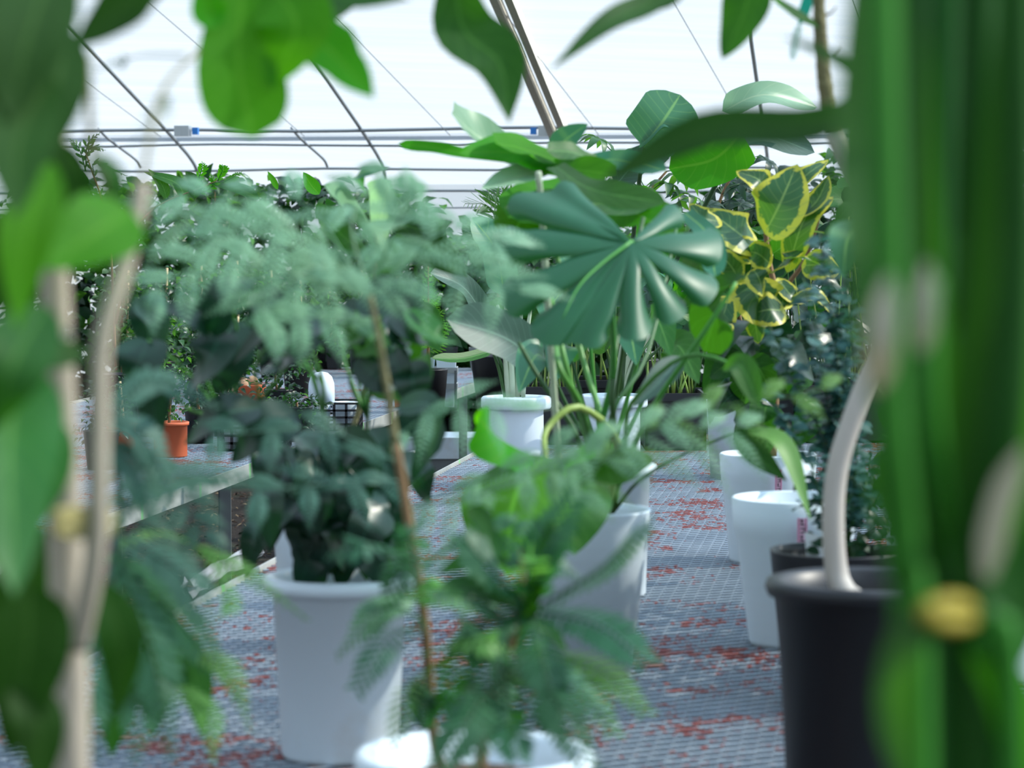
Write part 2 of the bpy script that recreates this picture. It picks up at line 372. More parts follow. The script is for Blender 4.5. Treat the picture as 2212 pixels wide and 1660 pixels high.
pinkd = M_plain('magenta_print', srgb(190, 70, 130), 0.6)
cardw = M_plain('white_card', srgb(232, 238, 242), 0.5, trans=0.15)
teal = M_plain('teal_plastic', srgb(0, 160, 135), 0.4, trans=0.35)
clearp = M_plain('cloudy_plastic', srgb(205, 225, 220), 0.25, trans=0.5)
yellow = M_plain('yellow_plastic', srgb(220, 190, 40), 0.45, trans=0.2)
twine = M_plain('twine', srgb(168, 158, 104), 0.9, var=0.2, vscale=80)
sheetm = M_plain('torn_plastic_sheet', srgb(176, 178, 186), 0.4, trans=0.3, var=0.06, vscale=8)

def M_mesh():
    m, nt, out = newmat('expanded_metal'); L = nt.links
    p = N(nt, 'ShaderNodeBsdfPrincipled'); p.inputs['Roughness'].default_value = 0.4; p.inputs['Metallic'].default_value = 0.35
    a = noise(nt, 3.0, 6, 0.7); b = noise(nt, 55, 2, 0.6)
    r = ramp(nt, math_(nt, 'ADD', math_(nt, 'MULTIPLY', a, 0.62), math_(nt, 'MULTIPLY', b, 0.38)), 0.538, 0.558)
    base = mixc(nt, noise(nt, 14, 4), srgb(116, 130, 144), srgb(168, 180, 192))
    c = mixc(nt, r, base, mixc(nt, noise(nt, 40, 2), srgb(128, 58, 56), srgb(172, 108, 104)))
    L.new(c, p.inputs['Base Color']); L.new(p.outputs[0], out.inputs[0]); return m
G['tie'] = TIE_LATER()
meshm = M_mesh()
def M_lip():
    m, nt, out = newmat('bench_edge_steel'); L = nt.links
    p = N(nt, 'ShaderNodeBsdfPrincipled'); p.inputs['Roughness'].default_value = 0.45; p.inputs['Metallic'].default_value = 0.4
    base = mixc(nt, noise(nt, 5, 5, 0.6, st=(1, 1, 1)), srgb(150, 156, 156), srgb(214, 216, 210))
    tc = N(nt, 'ShaderNodeTexCoord'); sp = N(nt, 'ShaderNodeSeparateXYZ'); L.new(tc.outputs['Object'], sp.inputs[0])
    fr = math_(nt, 'FRACT', math_(nt, 'MULTIPLY', sp.outputs[1], 1.35))
    g = ramp(nt, math_(nt, 'ABSOLUTE', math_(nt, 'SUBTRACT', fr, 0.5)), 0.022, 0.016)
    L.new(mixc(nt, g, base, srgb(150, 220, 150)), p.inputs['Base Color']); L.new(p.outputs[0], out.inputs[0]); return m
lipm = M_lip()
def M_floor():
    m, nt, out = newmat('bare_soil'); L = nt.links
    p = N(nt, 'ShaderNodeBsdfPrincipled'); p.inputs['Roughness'].default_value = 0.95
    a = noise(nt, 26, 8, 0.8); b = noise(nt, 2.6, 3)
    c = mixc(nt, ramp(nt, a, .3, .7), srgb(12, 9, 7), srgb(62, 47, 36)); c = mixc(nt, math_(nt, 'MULTIPLY', ramp(nt, b, 0.56, 0.66), .5), c, srgb(60, 66, 36))
    c = mixc(nt, ramp(nt, noise(nt, 90, 2), 0.68, 0.72), c, srgb(190, 180, 165))
    L.new(c, p.inputs['Base Color']); bu = N(nt, 'ShaderNodeBump'); bu.inputs['Strength'].default_value = 1.0; bu.inputs['Distance'].default_value = 0.03
    L.new(a, bu.inputs['Height']); L.new(bu.outputs[0], p.inputs['Normal']); L.new(p.outputs[0], out.inputs[0]); return m
floorm = M_floor()
filmm = M_film('roof_film', 0.35, 0.6, (0.25, 5.0, 5.0)); wallm = M_film('wall_film', 0.58, 0.7, (0.3, 0.3, 1.5))
outm = M_plain('outside_ground', srgb(150, 150, 140), 0.9, var=0.2, vscale=1)

# ------------------------------------------------------------------ greenhouse shell
def struct(o, kind='structure'): o['kind'] = kind; return o
VL, VR = -15.0, 11.0
def quadstrip(name, prof, v0, v1, mat):
    mb = MB(); v = []; f = []
    for (u, z) in prof: v += [UV(u, v0, z), UV(u, v1, z)]
    for i in range(len(prof) - 1): f.append((2 * i, 2 * i + 1, 2 * i + 3, 2 * i + 2))
    mb.add(v, f); return struct(mb.build(name, mat, smooth=False))
ROOF = [(22, 2.6), (22.45, 2.48), (22.8, 2.38), (23.05, 2.27), (23.2, 2.1)]
RIDGE = (9, 2.6 + 0.25 * 13)
NEAR = [(18 - u, z) for u, z in ROOF]
fm = MB(); fm.box(UV(-9, VL - 2, -0.02), U * 36, V * (VR - VL + 4), Vector((0, 0, 0.02))); floor = struct(fm.build('floor', floorm, smooth=False))
gm = MB(); gm.box((-150, -150, -0.1), Vector((300, 0, 0)), Vector((0, 300, 0)), Vector((0, 0, 0.05))); struct(gm.build('ground', outm, smooth=False))
ceil = quadstrip('ceiling', list(reversed(ROOF)) + [RIDGE] + NEAR, VL, VR, filmm)
wb = quadstrip('wall_back', [(23.2, 2.1), (23.25, 0)], VL, VR, wallm)
wf = quadstrip('wall_front', [(-5.2, 2.1), (-5.25, 0)], VL, VR, wallm)
for nm, vv in (('wall_left', VL), ('wall_right', VR)):
    mb = MB(); pr = [(23.25, 0)] + list(reversed(ROOF)) + [RIDGE] + NEAR + [(-5.25, 0)]
    mb.add([UV(u, vv, z) for u, z in pr], [tuple(range(len(pr)))]); struct(mb.build(nm, wallm, smooth=False))
# rafters: bent tubes running down the roof; one is a pair of timbers
vk = v_of(P(757, 270, 22 * 1.0))
for k in range(-7, 7):
    v = vk + 1.76 * k; mb = MB()
    pts = [UV(u, v, z - 0.03) for u, z in [RIDGE, (15, 4.35), (21, 2.85)] + ROOF + [(23.18, 1.6), (23.2, 0.02)]]
    if k == 1:
        for dv in (-0.055, 0.055):
            a, b = UV(RIDGE[0], v + dv - 0.03, RIDGE[1] - 0.12), UV(22.4, v + dv - 0.03, 2.36)
            mb.box(a, b - a, V * 0.06, Vector((0, 0, 0.09)))
        mb.build('rafter', woodbeam, ceil, smooth=False, label='paired pale timber rafter')
        mb = MB()
    tube(mb, pts, 0.017, n=8, k=40); mb.build('rafter', tubem, ceil)
    if k % 1 == 0:   # short bent wall struts between the eave rails
        mb = MB(); w = v - 0.62
        tube(mb, [UV(22.02, w, 2.575), UV(22.3, w + 0.03, 2.48), UV(22.75, w + 0.12, 2.33), UV(22.9, w + 0.13, 2.26)], 0.013, n=6)
        mb.build('strut', tubem, wb)
for (u, z, r) in ((22.0, 2.555, 0.015), (22.45, 2.44, 0.011), (23.05, 2.235, 0.012), (23.12, 2.03, 0.012), (23.15, 1.88, 0.007), (23.17, 1.3, 0.010)):
    mb = MB(); pts = [UV(u, VL + (VR - VL) * i / 26, z + 0.012 * math.sin(i * 1.9 + z * 9)) for i in range(27)]
    tube(mb, pts, r, n=8, k=60); mb.build('rail', tubem, wb)
mb = MB(); mb.box(UV(22.35, VL, 2.475), V * (VR - VL), U * 0.02, Vector((0, 0, 0.06))); mb.build('gutter_band', M_plain('pale_band', srgb(206, 212, 218), 0.5, trans=0.4), wb, smooth=False)
for k in range(6):   # thin tension wires under the film
    mb = MB(); v = vk - 2.2 + 1.3 * k; tube(mb, [UV(12, v - 0.8, 5.02), UV(22, v + 0.4, 2.5)], 0.0035, n=5, k=4); mb.build('wire', steeld, ceil)
for px, lab in ((395, 'small grey motor box on the far eave rail behind the slanting pipe'), (1180, 'small grey motor box with blue clip under the paired timber rafter')):
    c = P(px, 282, 22.15); b = thing('vent_motor', lab, 'motor', c)
    mb = MB(); mb.cbox(c + Vector((0, 0, -0.05)), 0.13, 0.1, 0.09, -ANG); mb.build('casing', steel, b, smooth=False)
    mb = MB(); mb.cbox(c + Vector((-0.11 if px > 900 else 0.11, 0, -0.035)), 0.05, 0.05, 0.06, -ANG); mb.build('clip', clip, b, smooth=False)

# ------------------------------------------------------------------ benches
def expanded(mb, u0, u1, v0, v1, z):
    """expanded metal: zigzag strands that meet side by side; long way of the diamonds runs down the bench"""
    LW, SW, sw, th = 0.049, 0.060, 0.0085, 0.003
    nu = int((u1 - u0) / (LW / 4)); nv = int((v1 - v0) / (SW / 2)); ph = [0, 1, 1, 0]
    us = u0 + np.arange(nu + 1) * (LW / 4); zz = np.array([0, 1, 1, 0])[np.arange(nu + 1) % 4]
    va, fa, n = [], [], 0
    tri = np.array([0.0, 0.0, 1.0, 1.0])[np.arange(nu + 1) % 4]
    for k in range(nv):
        s = 1 if k % 2 else -1; vc = v0 + (k + 0.5) * SW / 2
        off = vc + s * (tri - 0.5) * (SW / 2 - sw * 0.4)
        rows = []
        for dv, dz in ((-sw / 2, 0.0015), (sw / 2, 0.0), (sw / 2, -th), (-sw / 2, -th)):
            q = np.outer(us, U) + np.outer(off + dv, V); q[:, 2] = z + dz + 0.0012 * np.sin(us * 2.1 + k * 0.02); rows.append(q)
        a = np.stack(rows, 1).reshape(-1, 3); va.append(a); b = np.arange(nu)[:, None] * 4 + n
        for i, j in ((0, 1), (1, 2), (3, 0)):
            fa.append(np.stack([b[:, 0] + i, b[:, 0] + j, b[:, 0] + 4 + j, b[:, 0] + 4 + i], 1))
        n += len(a)
    mb.v = np.concatenate(va).tolist(); mb.f = [tuple(r) for r in np.concatenate(fa).tolist()]; mb.t = [(0.5, 0.5)] * n
def bench(label, u0, u1, v0, v1, fine, lip_side):
    r = thing('plant_bench', label, 'bench', UV((u0 + u1) / 2, (v0 + v1) / 2, 0))
    for a, b in fine:
        mb = MB(); expanded(mb, a, b, v0 + 0.01, v1 - 0.01, BZ); mb.build('mesh_top', meshm, r, smooth=False, kind='stuff')
    for v in (v0, v1):
        mb = MB(); mb.box(UV(u0, v - 0.002, BZ - 0.042), U * (u1 - u0), V * 0.004, Vector((0, 0, 0.056)))
        mb.box(UV(u0, v - 0.002 if v == v0 else v - 0.03, BZ - 0.045), U * (u1 - u0), V * 0.032, Vector((0, 0, 0.004)))
        mb.build('edge_rail', lipm, r, smooth=False)
    for u in np.arange(u0 + 0.35, u1, 1.45):
        mb = MB(); mb.box(UV(u - 0.02, v0 + 0.03, BZ - 0.06), U * 0.04, V * (v1 - v0 - 0.06), Vector((0, 0, 0.04))); mb.build('cross_bar', steeld, r, smooth=False)
        for v in (v0 + 0.05, v1 - 0.09):
            mb = MB(); mb.box(UV(u - 0.025, v, 0), U * 0.05, V * 0.006, Vector((0, 0, BZ - 0.06))); mb.box(UV(u - 0.025, v, 0), U * 0.006, V * 0.05, Vector((0, 0, BZ - 0.06)))
            mb.build('leg', steeld, r, smooth=False)
    return r
LV, RV2 = v_of(onz(800, 1105, BZ)), v_of(onz(880, 885, BZ))
bench('wide steel bench of red-flecked expanded metal carrying the white and black pots', 1.2, 15.5, LV, LV + 2.5, [(3.2, 12.0)], 0)
bench('steel mesh bench across the soil aisle carrying the terracotta pots', 6.4, 19.6, RV2 - 1.9, RV2, [(7.0, 17.5)], 0)

# ------------------------------------------------------------------ pots
def pot_prof(h, rt, rb, style):
    if style == 'plain': return [(rb, 0), (rt, h), (rt + 0.001, h + 0.004), (rt - 0.006, h + 0.004), (rt - 0.009, h - 0.01), (rt * 0.97 - 0.008, h * 0.84)]
    if style == 'step': return [(rb, 0.0), (rb + 0.002, 0.01), (rb + (rt - rb) * 0.72, h * 0.72), (rt - 0.004, h * 0.79), (rt, h), (rt - 0.005, h + 0.003), (rt - 0.009, h), (rt * 0.96 - 0.008, h * 0.82)]
    if style == 'lip': return [(rb, 0), (rb + 0.004, 0.006), (rt - 0.028, h - 0.05), (rt - 0.028, h - 0.046), (rt - 0.004, h - 0.044), (rt, h - 0.038), (rt, h - 0.006), (rt - 0.006, h), (rt - 0.02, h), (rt - 0.034, h - 0.02), (rt - 0.04, h * 0.86)]
    if style == 'thin': return [(rb, 0), (rb + 0.002, 0.004), (rt - 0.008, h - 0.016), (rt - 0.001, h - 0.014), (rt, h - 0.002), (rt - 0.004, h), (rt - 0.009, h - 0.004), (rt - 0.012, h * 0.84)]
    if style == 'roll': return [(rb, 0), (rb + 0.004, 0.008), (rt - 0.018, h - 0.03), (rt - 0.004, h - 0.026), (rt + 0.001, h - 0.014), (rt - 0.002, h - 0.003), (rt - 0.012, h), (rt - 0.024, h - 0.006), (rt - 0.03, h - 0.03), (rt - 0.04, h * 0.84)]
def pot(root, h, rt, rb, style='plain', mat=None, n=44, name='pot', soilr=None):
    mb = MB(); c = parent_world(root); pr = pot_prof(h, rt, rb, style); lathe(mb, c, pr, n); o = mb.build(name, mat, root)
    sm = MB(); r = pr[-1][0]; z = pr[-1][1] + 0.004
    rings = [(r * 0.995, z), (r * 0.7, z + 0.008), (r * 0.35, z + 0.004), (0.004, z + 0.01)]
    lathe(sm, c, [(r * 0.995, z - 0.002)] + rings, 28); sm.build('soil', soil, o); return o
def base_at(px, d, z=BZ): q = P(px, HZ, d); return Vector((q.x, q.y, z))

def petioles(root, lst, mat, w=10):
    for pts in lst: stem(root, pts, w, mat, w * 0.7)

# ================================================================== middle of the bench
# --- white pot near the front with the dark hanging leaves
d = 4.4
r = thing('potted_dark_leaved_plant', 'white pot nearest the aisle holding a bushy plant of drooping dark leaves', 'plant', base_at(730, d))
pot(r, 0.318, 0.133, 0.098, 'roll', white)
for (a, b, w) in [((690, 1235), (640, 1010), 10), ((720, 1235), (700, 900), 11), ((740, 1240), (800, 820), 12), ((700, 1240), (560, 870), 10), ((715, 1240), (480, 900), 10), ((735, 1240), (860, 900), 9)]:
    stem(r, [(a[0], a[1], d), ((a[0] + b[0]) / 2 + 12, (a[1] + b[1]) / 2, d - 0.05), (b[0], b[1], d - 0.15)], w, G['stmd'], w * 0.6)
for pts in [[(480, 900, 4.2), (440, 800, 4.15), (455, 720, 4.1)], [(480, 900, 4.2), (400, 800, 4.1), (320, 735, 4.0)], [(560, 870, 4.2), (560, 770, 4.1), (690, 670, 4.0)],
            [(560, 870, 4.2), (650, 760, 4.1), (760, 690, 4.0)], [(480, 900, 4.2), (520, 800, 4.1), (500, 650, 4.0)], [(700, 900, 4.2), (690, 820, 4.1), (600, 760, 4.1)], [(480, 900, 4.2), (400, 880, 4.1), (350, 800, 4.0)]]:
    stem(r, pts, 9, G['stm'], 5, name='petiole')
for b, m, t, w, mt in [((320, 735), (300, 790), (285, 872), 120, 'dark'), ((345, 640), (310, 680), (330, 790), 70, 'dark'), ((300, 650), (340, 690), (350, 760), 60, 'gry'), ((455, 720), (420, 680), (330, 655), 70, 'dark'),
                       ((455, 720), (480, 640), (555, 600), 90, 'dark'), ((480, 720), (450, 780), (400, 860), 110, 'dark'), ((500, 690), (480, 780), (470, 850), 130, 'dark'), ((560, 650), (590, 680), (500, 790), 80, 'dark'),
                       ((600, 620), (560, 700), (510, 780), 70, 'dark'), ((690, 670), (640, 740), (600, 800), 110, 'dark'), ((760, 690), (850, 740), (900, 830), 130, 'mid'),
                       ((780, 640), (860, 660), (930, 730), 120, 'dark'), ((700, 700), (620, 720), (560, 790), 100, 'dark'), ((640, 900), (560, 930), (500, 1000), 110, 'dark'), ((560, 880), (470, 900), (400, 960), 90, 'dark'),
                       ((350, 800), (330, 850), (345, 960), 90, 'dark'), ((860, 900), (920, 940), (890, 1040), 100, 'dark'), ((860, 880), (930, 880), (925, 1000), 60, 'gry'), ((800, 820), (880, 830), (930, 760), 100, 'mid')]:
    dd = 4.05 + RND.uniform(-0.15, 0.2)
    leaf(r, [(b[0], b[1], dd), (m[0], m[1], dd - 0.03), (t[0], t[1], dd + 0.02)], w, G[mt], 'heart', fold=0.2, roll=RND.uniform(-0.35, 0.35), wave=0.03)
for i in range(64):
    bx = RND.gauss(715, 70); by = RND.uniform(930, 1165); a = RND.uniform(-0.7, 0.7); L = RND.uniform(110, 170); dd = d + RND.uniform(-0.22, 0.2)
    leaf(r, [(bx, by, dd), (bx + L * 0.5 * math.sin(a) * 1.3, by + L * 0.35, dd - 0.04), (bx + L * math.sin(a), by + L * math.cos(a), dd - 0.02)], RND.uniform(62, 100), G['dark' if i % 11 else 'deep'], 'heart', fold=0.22, roll=RND.uniform(-0.6, 0.6), wave=0.03)
for b, t, w in [((610, 960), (580, 1200), 70), ((590, 1040), (570, 1190), 60), ((790, 1060), (815, 1175), 40), ((690, 1080), (690, 1250), 110), ((740, 1080), (740, 1235), 90), ((650, 1060), (640, 1225), 90)]:
    leaf(r, [(b[0], b[1], d), ((b[0] + t[0]) / 2 + 10, (b[1] + t[1]) / 2, d - 0.1), (t[0], t[1], d - 0.06)], w, G['dark'], 'heart', fold=0.2)

for i in range(22):
    bx, by = (RND.uniform(735, 900), RND.uniform(640, 790)) if i % 3 else (RND.uniform(540, 680), RND.uniform(640, 740)); a = RND.uniform(-.9, .9); L = RND.uniform(90, 140); dd = RND.uniform(4.0, 4.35)
    leaf(r, [(bx, by, dd), (bx + L * .55 * math.sin(a), by + L * .4, dd - .04), (bx + L * math.sin(a), by + L * math.cos(a) * .8, dd)], RND.uniform(60, 95), G['dark' if i % 4 else 'mid'], 'heart', fold=.2, roll=RND.uniform(-.6, .6), wave=.03)
    if i % 2: stem(r, [(700 if bx < 700 else 790, 900, 4.35), ((bx + 740) / 2, (by + 880) / 2, dd + .05), (bx, by, dd)], 7, G['stm'], 4, name='petiole')
# --- the big monstera in the middle
d = 5.24
r = thing('potted_monstera', 'tall monstera with a broad split leaf in the central plain white pot', 'plant', base_at(1266, d))
pot(r, 0.338, 0.135, 0.095, 'plain', whited)
J = (1365, 522, 4.7)
mb = MB(); wz = 4.7 / F
# one blade, split towards the rim: lobe tips round the joint, and where each gap to the next lobe begins (1 = none)
LOBES = [((1470, 456), .5), ((1560, 545), .36), ((1541, 646), .3), ((1466, 694), .34), ((1368, 736), .75), ((1258, 747), 1), ((1160, 736), .7), ((1088, 664), .5), ((1062, 530), .75), ((1100, 432), 1), ((1196, 408), 1)]
pol = [(math.atan2(y - J[1], x - J[0]) % (2 * math.pi), math.hypot(x - J[0], y - J[1])) for (x, y), _ in LOBES]
pol[0] = (pol[0][0] - 2 * math.pi, pol[0][1]); pol = [(a if k > 1 or a < 1 else a - 2 * math.pi, q) for k, (a, q) in enumerate(pol)]
bnd = [pol[0][0] - .3] + [(pol[k][0] + pol[k + 1][0]) / 2 for k in range(len(pol) - 1)] + [pol[-1][0] + .22]
sst = lambda x: (lambda q: q * q * (3 - 2 * q))(_c(x))
for k in range(len(pol)):
    a1, a2, a0, R = bnd[k], bnd[k + 1], pol[k][0], pol[k][1]; ns, nr = 8, 14; v = []
    g = [LOBES[k - 1][1] if k else .3, LOBES[k][1] if k < len(pol) - 1 else .4]
    Rb = [(R + pol[max(k - 1, 0)][1]) / 2, (R + pol[min(k + 1, len(pol) - 1)][1]) / 2]
    for ir in range(nr + 1):
        q = ir / nr
        for js in range(ns + 1):
            u = 2 * js / ns - 1; sd_ = 0 if u < 0 else 1; r0 = g[sd_]
            uu = u * (1 - (.22 * math.sin(math.pi * min(1, _c((q - r0) / (1.0 - r0)) * .86)) ** .8 if 1 > r0 and q > r0 else 0))
            a = a0 + uu * ((a0 - a1) if u < 0 else (a2 - a0)); au = abs(u)
            RR = R * (1 - .13 * au ** 4) if r0 < 1 else R + (Rb[sd_] - R) * au * au
            x = J[0] + math.cos(a) * RR * q; y = J[1] + math.sin(a) * RR * q
            dep = 4.7 - .00085 * (y - J[1]) + .10 * q * q * (0.4 + 0.6 * abs(math.cos(a))) + (.009 * au * au * sst((q - .15) / .6) if r0 < 1 else .004 * au * q) + .006 * math.sin(4 * q + k)
            v.append(P(x, y, dep))
    mb.add(v, [(i * (ns + 1) + j, i * (ns + 1) + j + 1, (i + 1) * (ns + 1) + j + 1, (i + 1) * (ns + 1) + j) for i in range(nr) for j in range(ns)], [(.62, .5)] * len(v))
lf_ = mb.build('leaf', G['mon2'], r, label='broad split blue-green leaf facing the lens')
mb = MB(); tube(mb, PX([J, (1300, 570, 4.655), (1250, 620, 4.61), (1215, 690, 4.57)]), 4.5 * wz, 1 * wz, n=6); mb.build('midrib', G['stm'], lf_)
# petioles
for pts, w, mt in [([(1300, 1105, d), (1296, 940, 5.1), (1325, 800, 5.0), (1318, 610, 4.75), (1330, 560, 4.75), J], 17, 'stm'), ([(1320, 1105, d), (1335, 990, 5.1), (1322, 860, 5.0), (1338, 700, 5.1), (1390, 470, 5.2)], 15, 'stmd'),
                   ([(1290, 1105, d), (1270, 960, 5.3), (1225, 800, 5.2), (1190, 640, 5.3)], 17, 'stm'), ([(1285, 1100, d), (1250, 950, 5.2), (1160, 810, 5.2), (1120, 740, 5.2)], 14, 'stmd'),
                   ([(1310, 1105, d), (1305, 930, 5.3), (1260, 780, 5.4), (1190, 500, 5.5), (1150, 350, 5.5)], 15, 'stm'), ([(1325, 1105, d), (1350, 960, 5.0), (1365, 870, 4.9), (1480, 770, 4.8), (1600, 800, 4.7), (1640, 880, 4.6)], 12, 'stm'),
                   ([(1330, 1100, d), (1380, 1040, 5.0), (1470, 985, 4.9), (1600, 930, 4.8)], 9, 'stmd'), ([(1315, 1100, d), (1400, 900, 5.0), (1520, 720, 4.9), (1590, 610, 4.9)], 14, 'stm'),
                   ([(1305, 1105, d), (1320, 900, 5.2), (1400, 760, 5.3), (1470, 450, 5.6)], 12, 'stmd'), ([(1295, 1105, d), (1262, 900, 4.9), (1210, 800, 4.8), (1200, 740, 4.9)], 18, 'stm')]:
    stem(r, pts, w, G[mt], w * 0.6, name='petiole', n=10)
stem(r, [(1215, 1100, 5.2), (1200, 900, 5.15), (1182, 640, 5.08), (1172, 480, 5.04), (1163, 372, 5.0)], 15, G['white_stem'], 13, name='stake', n=8)
# upper monstera leaves
for name, pts, w, mt, pr, kk in [
    ('a', [(1130, 345, 5.5), (1040, 300, 5.5), (975, 245, 5.4)], 110, 'pale', 'lobe', dict(fold=.2, wave=.04)),
    ('o', [(1250, 400, 5.7), (1170, 430, 5.6), (1095, 470, 5.5)], 120, 'lit', 'lobe', dict(wave=.03)), ('p', [(1250, 410, 5.75), (1330, 440, 5.7), (1410, 480, 5.6)], 130, 'lit', 'lobe', dict(wave=.03)), ('q', [(1240, 340, 5.6), (1180, 345, 5.5), (1120, 355, 5.4)], 80, 'lit', 'lobe', dict(wave=.05)), ('r', [(1290, 350, 5.5), (1240, 330, 5.45), (1180, 325, 5.4)], 56, 'mid', 'lobe', dict(wave=.05)), ('s', [(1500, 500, 5.6), (1510, 560, 5.55), (1530, 640, 5.5)], 80, 'deep', 'lobe', dict(wave=.03)), ('t', [(1200, 360, 5.2), (1280, 410, 5.0), (1440, 440, 4.9)], 70, 'mid', 'lobe', dict(wave=.03)),
    ('b', [(1200, 352, 5.5), (1100, 330, 5.4), (990, 330, 5.3)], 96, 'lit', 'ovate', dict(fold=.2, wave=.05)),
    ('c', [(1210, 350, 5.5), (1130, 322, 5.4), (1070, 310, 5.3)], 84, 'lit', 'lobe', dict(fold=.2, wave=.04)),
    ('d', [(1180, 360, 5.5), (1010, 332, 5.4), (930, 318, 5.4), (860, 312, 5.4)], 32, 'lit', 'lobe', dict(wave=.06)),
    ('e', [(1200, 360, 5.5), (1110, 385, 5.4), (1040, 410, 5.3)], 60, 'pale', 'ovate', dict(fold=.3)),
    ('f', [(1190, 330, 5.6), (1225, 300, 5.6), (1270, 268, 5.6)], 62, 'mon', 'ovate', dict(fold=.2)),
    ('g', [(1170, 360, 5.5), (1230, 365, 5.4), (1330, 378, 5.3)], 80, 'lit', 'lobe', dict(wave=.04)),
    ('h', [(1150, 400, 5.7), (1130, 450, 5.6), (1110, 520, 5.5)], 110, 'lit', 'lobe', dict(wave=.03)),
    ('i', [(1180, 420, 5.7), (1230, 470, 5.6), (1270, 560, 5.5)], 130, 'lit', 'lobe', dict(wave=.03)),
    ('j', [(1420, 420, 5.7), (1330, 440, 5.6), (1200, 440, 5.4), (1090, 450, 5.3)], 90, 'deep', 'strap', dict(fold=.1, wave=.03)),
    ('k', [(1240, 360, 5.5), (1330, 345, 5.5), (1440, 370, 5.4)], 60, 'mon', 'lobe', dict(wave=.04)),
    ('l', [(1380, 480, 5.7), (1420, 470, 5.7), (1480, 520, 5.6)], 90, 'lit', 'ovate', dict(fold=.1)),
    ('m', [(1250, 390, 5.6), (1320, 420, 5.5), (1400, 445, 5.4)], 80, 'mid', 'lobe', dict(wave=.04)),
    ('n', [(1480, 460, 5.6), (1530, 510, 5.5), (1545, 600, 5.4)], 60, 'mon', 'lobe', dict(wave=.03))]:
    leaf(r, pts, w, G[mt], pr, nl=14, nw=6, **kk)
# lower bright leaves in front of the pot
for pts, w, mt, pr in [([(1175, 985, 4.5), (1110, 1080, 4.2), (1095, 1245, 4.05)], 250, 'lit', 'heart'), ([(1180, 1000, 4.55), (1080, 950, 4.35), (1035, 905, 4.3)], 150, 'lit', 'round'), ([(1185, 990, 4.55), (1235, 1080, 4.3), (1240, 1200, 4.25)], 190, 'mid', 'heart'),
                       ([(1185, 1010, 4.6), (1260, 960, 4.45), (1290, 930, 4.4)], 110, 'lit', 'round'), ([(1190, 1000, 4.6), (1290, 990, 4.45), (1400, 1010, 4.35)], 110, 'mid', 'lobe')]:
    leaf(r, pts, w, G[mt], pr, nl=14, nw=6, fold=-0.08, cup=-.2, wave=0.03)
stem(r, [(1310, 1100, d), (1335, 960, 4.9), (1250, 880, 4.8), (1180, 930, 4.75), (1180, 1000, 4.65)], 18, G['stmy'], 12, name='petiole', n=10)
# leaves hanging off the right hand petioles
leaf(r, [(1640, 880, 4.6), (1600, 790, 4.62), (1560, 800, 4.65)], 60, G['mid'], 'ovate', fold=.3)
leaf(r, [(1470, 770, 5.2), (1430, 820, 5.15), (1368, 880, 5.1)], 62, G['gry'], 'ovate', fold=.35)
leaf(r, [(1590, 610, 4.9), (1560, 640, 5.0), (1520, 760, 5.1)], 130, G['deep'], 'lobe', fold=.1)
leaf(r, [(1600, 930, 4.8), (1690, 960, 4.75), (1752, 1125, 4.7)], 56, G['miml'], 'lance', fold=.2, roll=.4)
leaf(r, [(1590, 920, 4.8), (1630, 980, 4.75), (1700, 1040, 4.72)], 60, G['deep'], 'lance', fold=.2)

# --- second white pot behind it
r = thing('potted_monstera', 'young monstera in the round-rimmed white pot half hidden behind the central pot', 'plant', base_at(1308, 6.4))
pot(r, 0.335, 0.131, 0.1, 'roll', white)
for i, (tx, ty) in enumerate([(1230, 760), (1270, 700), (1350, 720), (1400, 700), (1180, 780), (1440, 760)]):
    stem(r, [(1300 + i * 5, 1000, 6.4), ((1305 + tx) / 2, (1000 + ty) / 2 + 20, 6.4), (tx, ty, 6.35)], 12, G['stm' if i % 2 else 'stmd'], 7, name='petiole')
    leaf(r, [(tx, ty, 6.35), (tx + (tx - 1300) * .2, ty - 10, 6.3), (tx + (tx - 1300) * .5, ty + 70, 6.2)], 90, G['mid' if i % 2 else 'mon'], 'heart', fold=.15)

# --- the two lipped white pots with bird of paradise
def strel(label, px, d, fans, leaves, hgt=0.33, mt='str'):
    r = thing('potted_strelitzia', label, 'plant', base_at(px, d)); pot(r, hgt, 0.127, 0.098, 'lip', white)
    for (bx, tx, ty, w, dd) in fans:
        stem(r, [(bx, 858, d), (bx + (tx - bx) * .35, 858 + (ty - 858) * .5, d), (tx, ty, d + dd)], w, G['white_stem'] if w > 12 else G['stmd'], w * .45, name='stalk', n=8)
    for pts, w, m_, kk in leaves: leaf(r, pts, w, G[m_], 'oblong', nl=16, nw=6, **kk)
    return r
strel('bird-of-paradise plant in the lipped white pot beside the far mesh bench', 1115, 9.2,
      [(1098, 1075, 660, 14, .1), (1108, 1090, 640, 16, .1), (1118, 1128, 650, 14, .05), (1125, 1180, 690, 12, 0), (1100, 1052, 720, 10, -.1), (1128, 1150, 640, 14, 0), (1092, 1030, 690, 10, 0)],
      [([(1170, 790, 7.0), (1090, 730, 6.9), (965, 690, 6.8)], 110, 'gry', dict(fold=.25, roll=.3)),
       ([(1050, 690, 9.1), (1000, 620, 9.0), (930, 590, 8.9)], 60, 'gry', dict(fold=.3)),
       ([(1090, 640, 9.2), (1070, 540, 9.2), (1020, 470, 9.2)], 70, 'str', dict(fold=.3)),
       ([(1060, 760, 9.0), (1000, 775, 8.9), (932, 775, 8.8)], 28, 'mid', dict(fold=.3)),
       ([(1170, 690, 9.2), (1230, 600, 9.3), (1250, 520, 9.4)], 70, 'str', dict(fold=.3))])
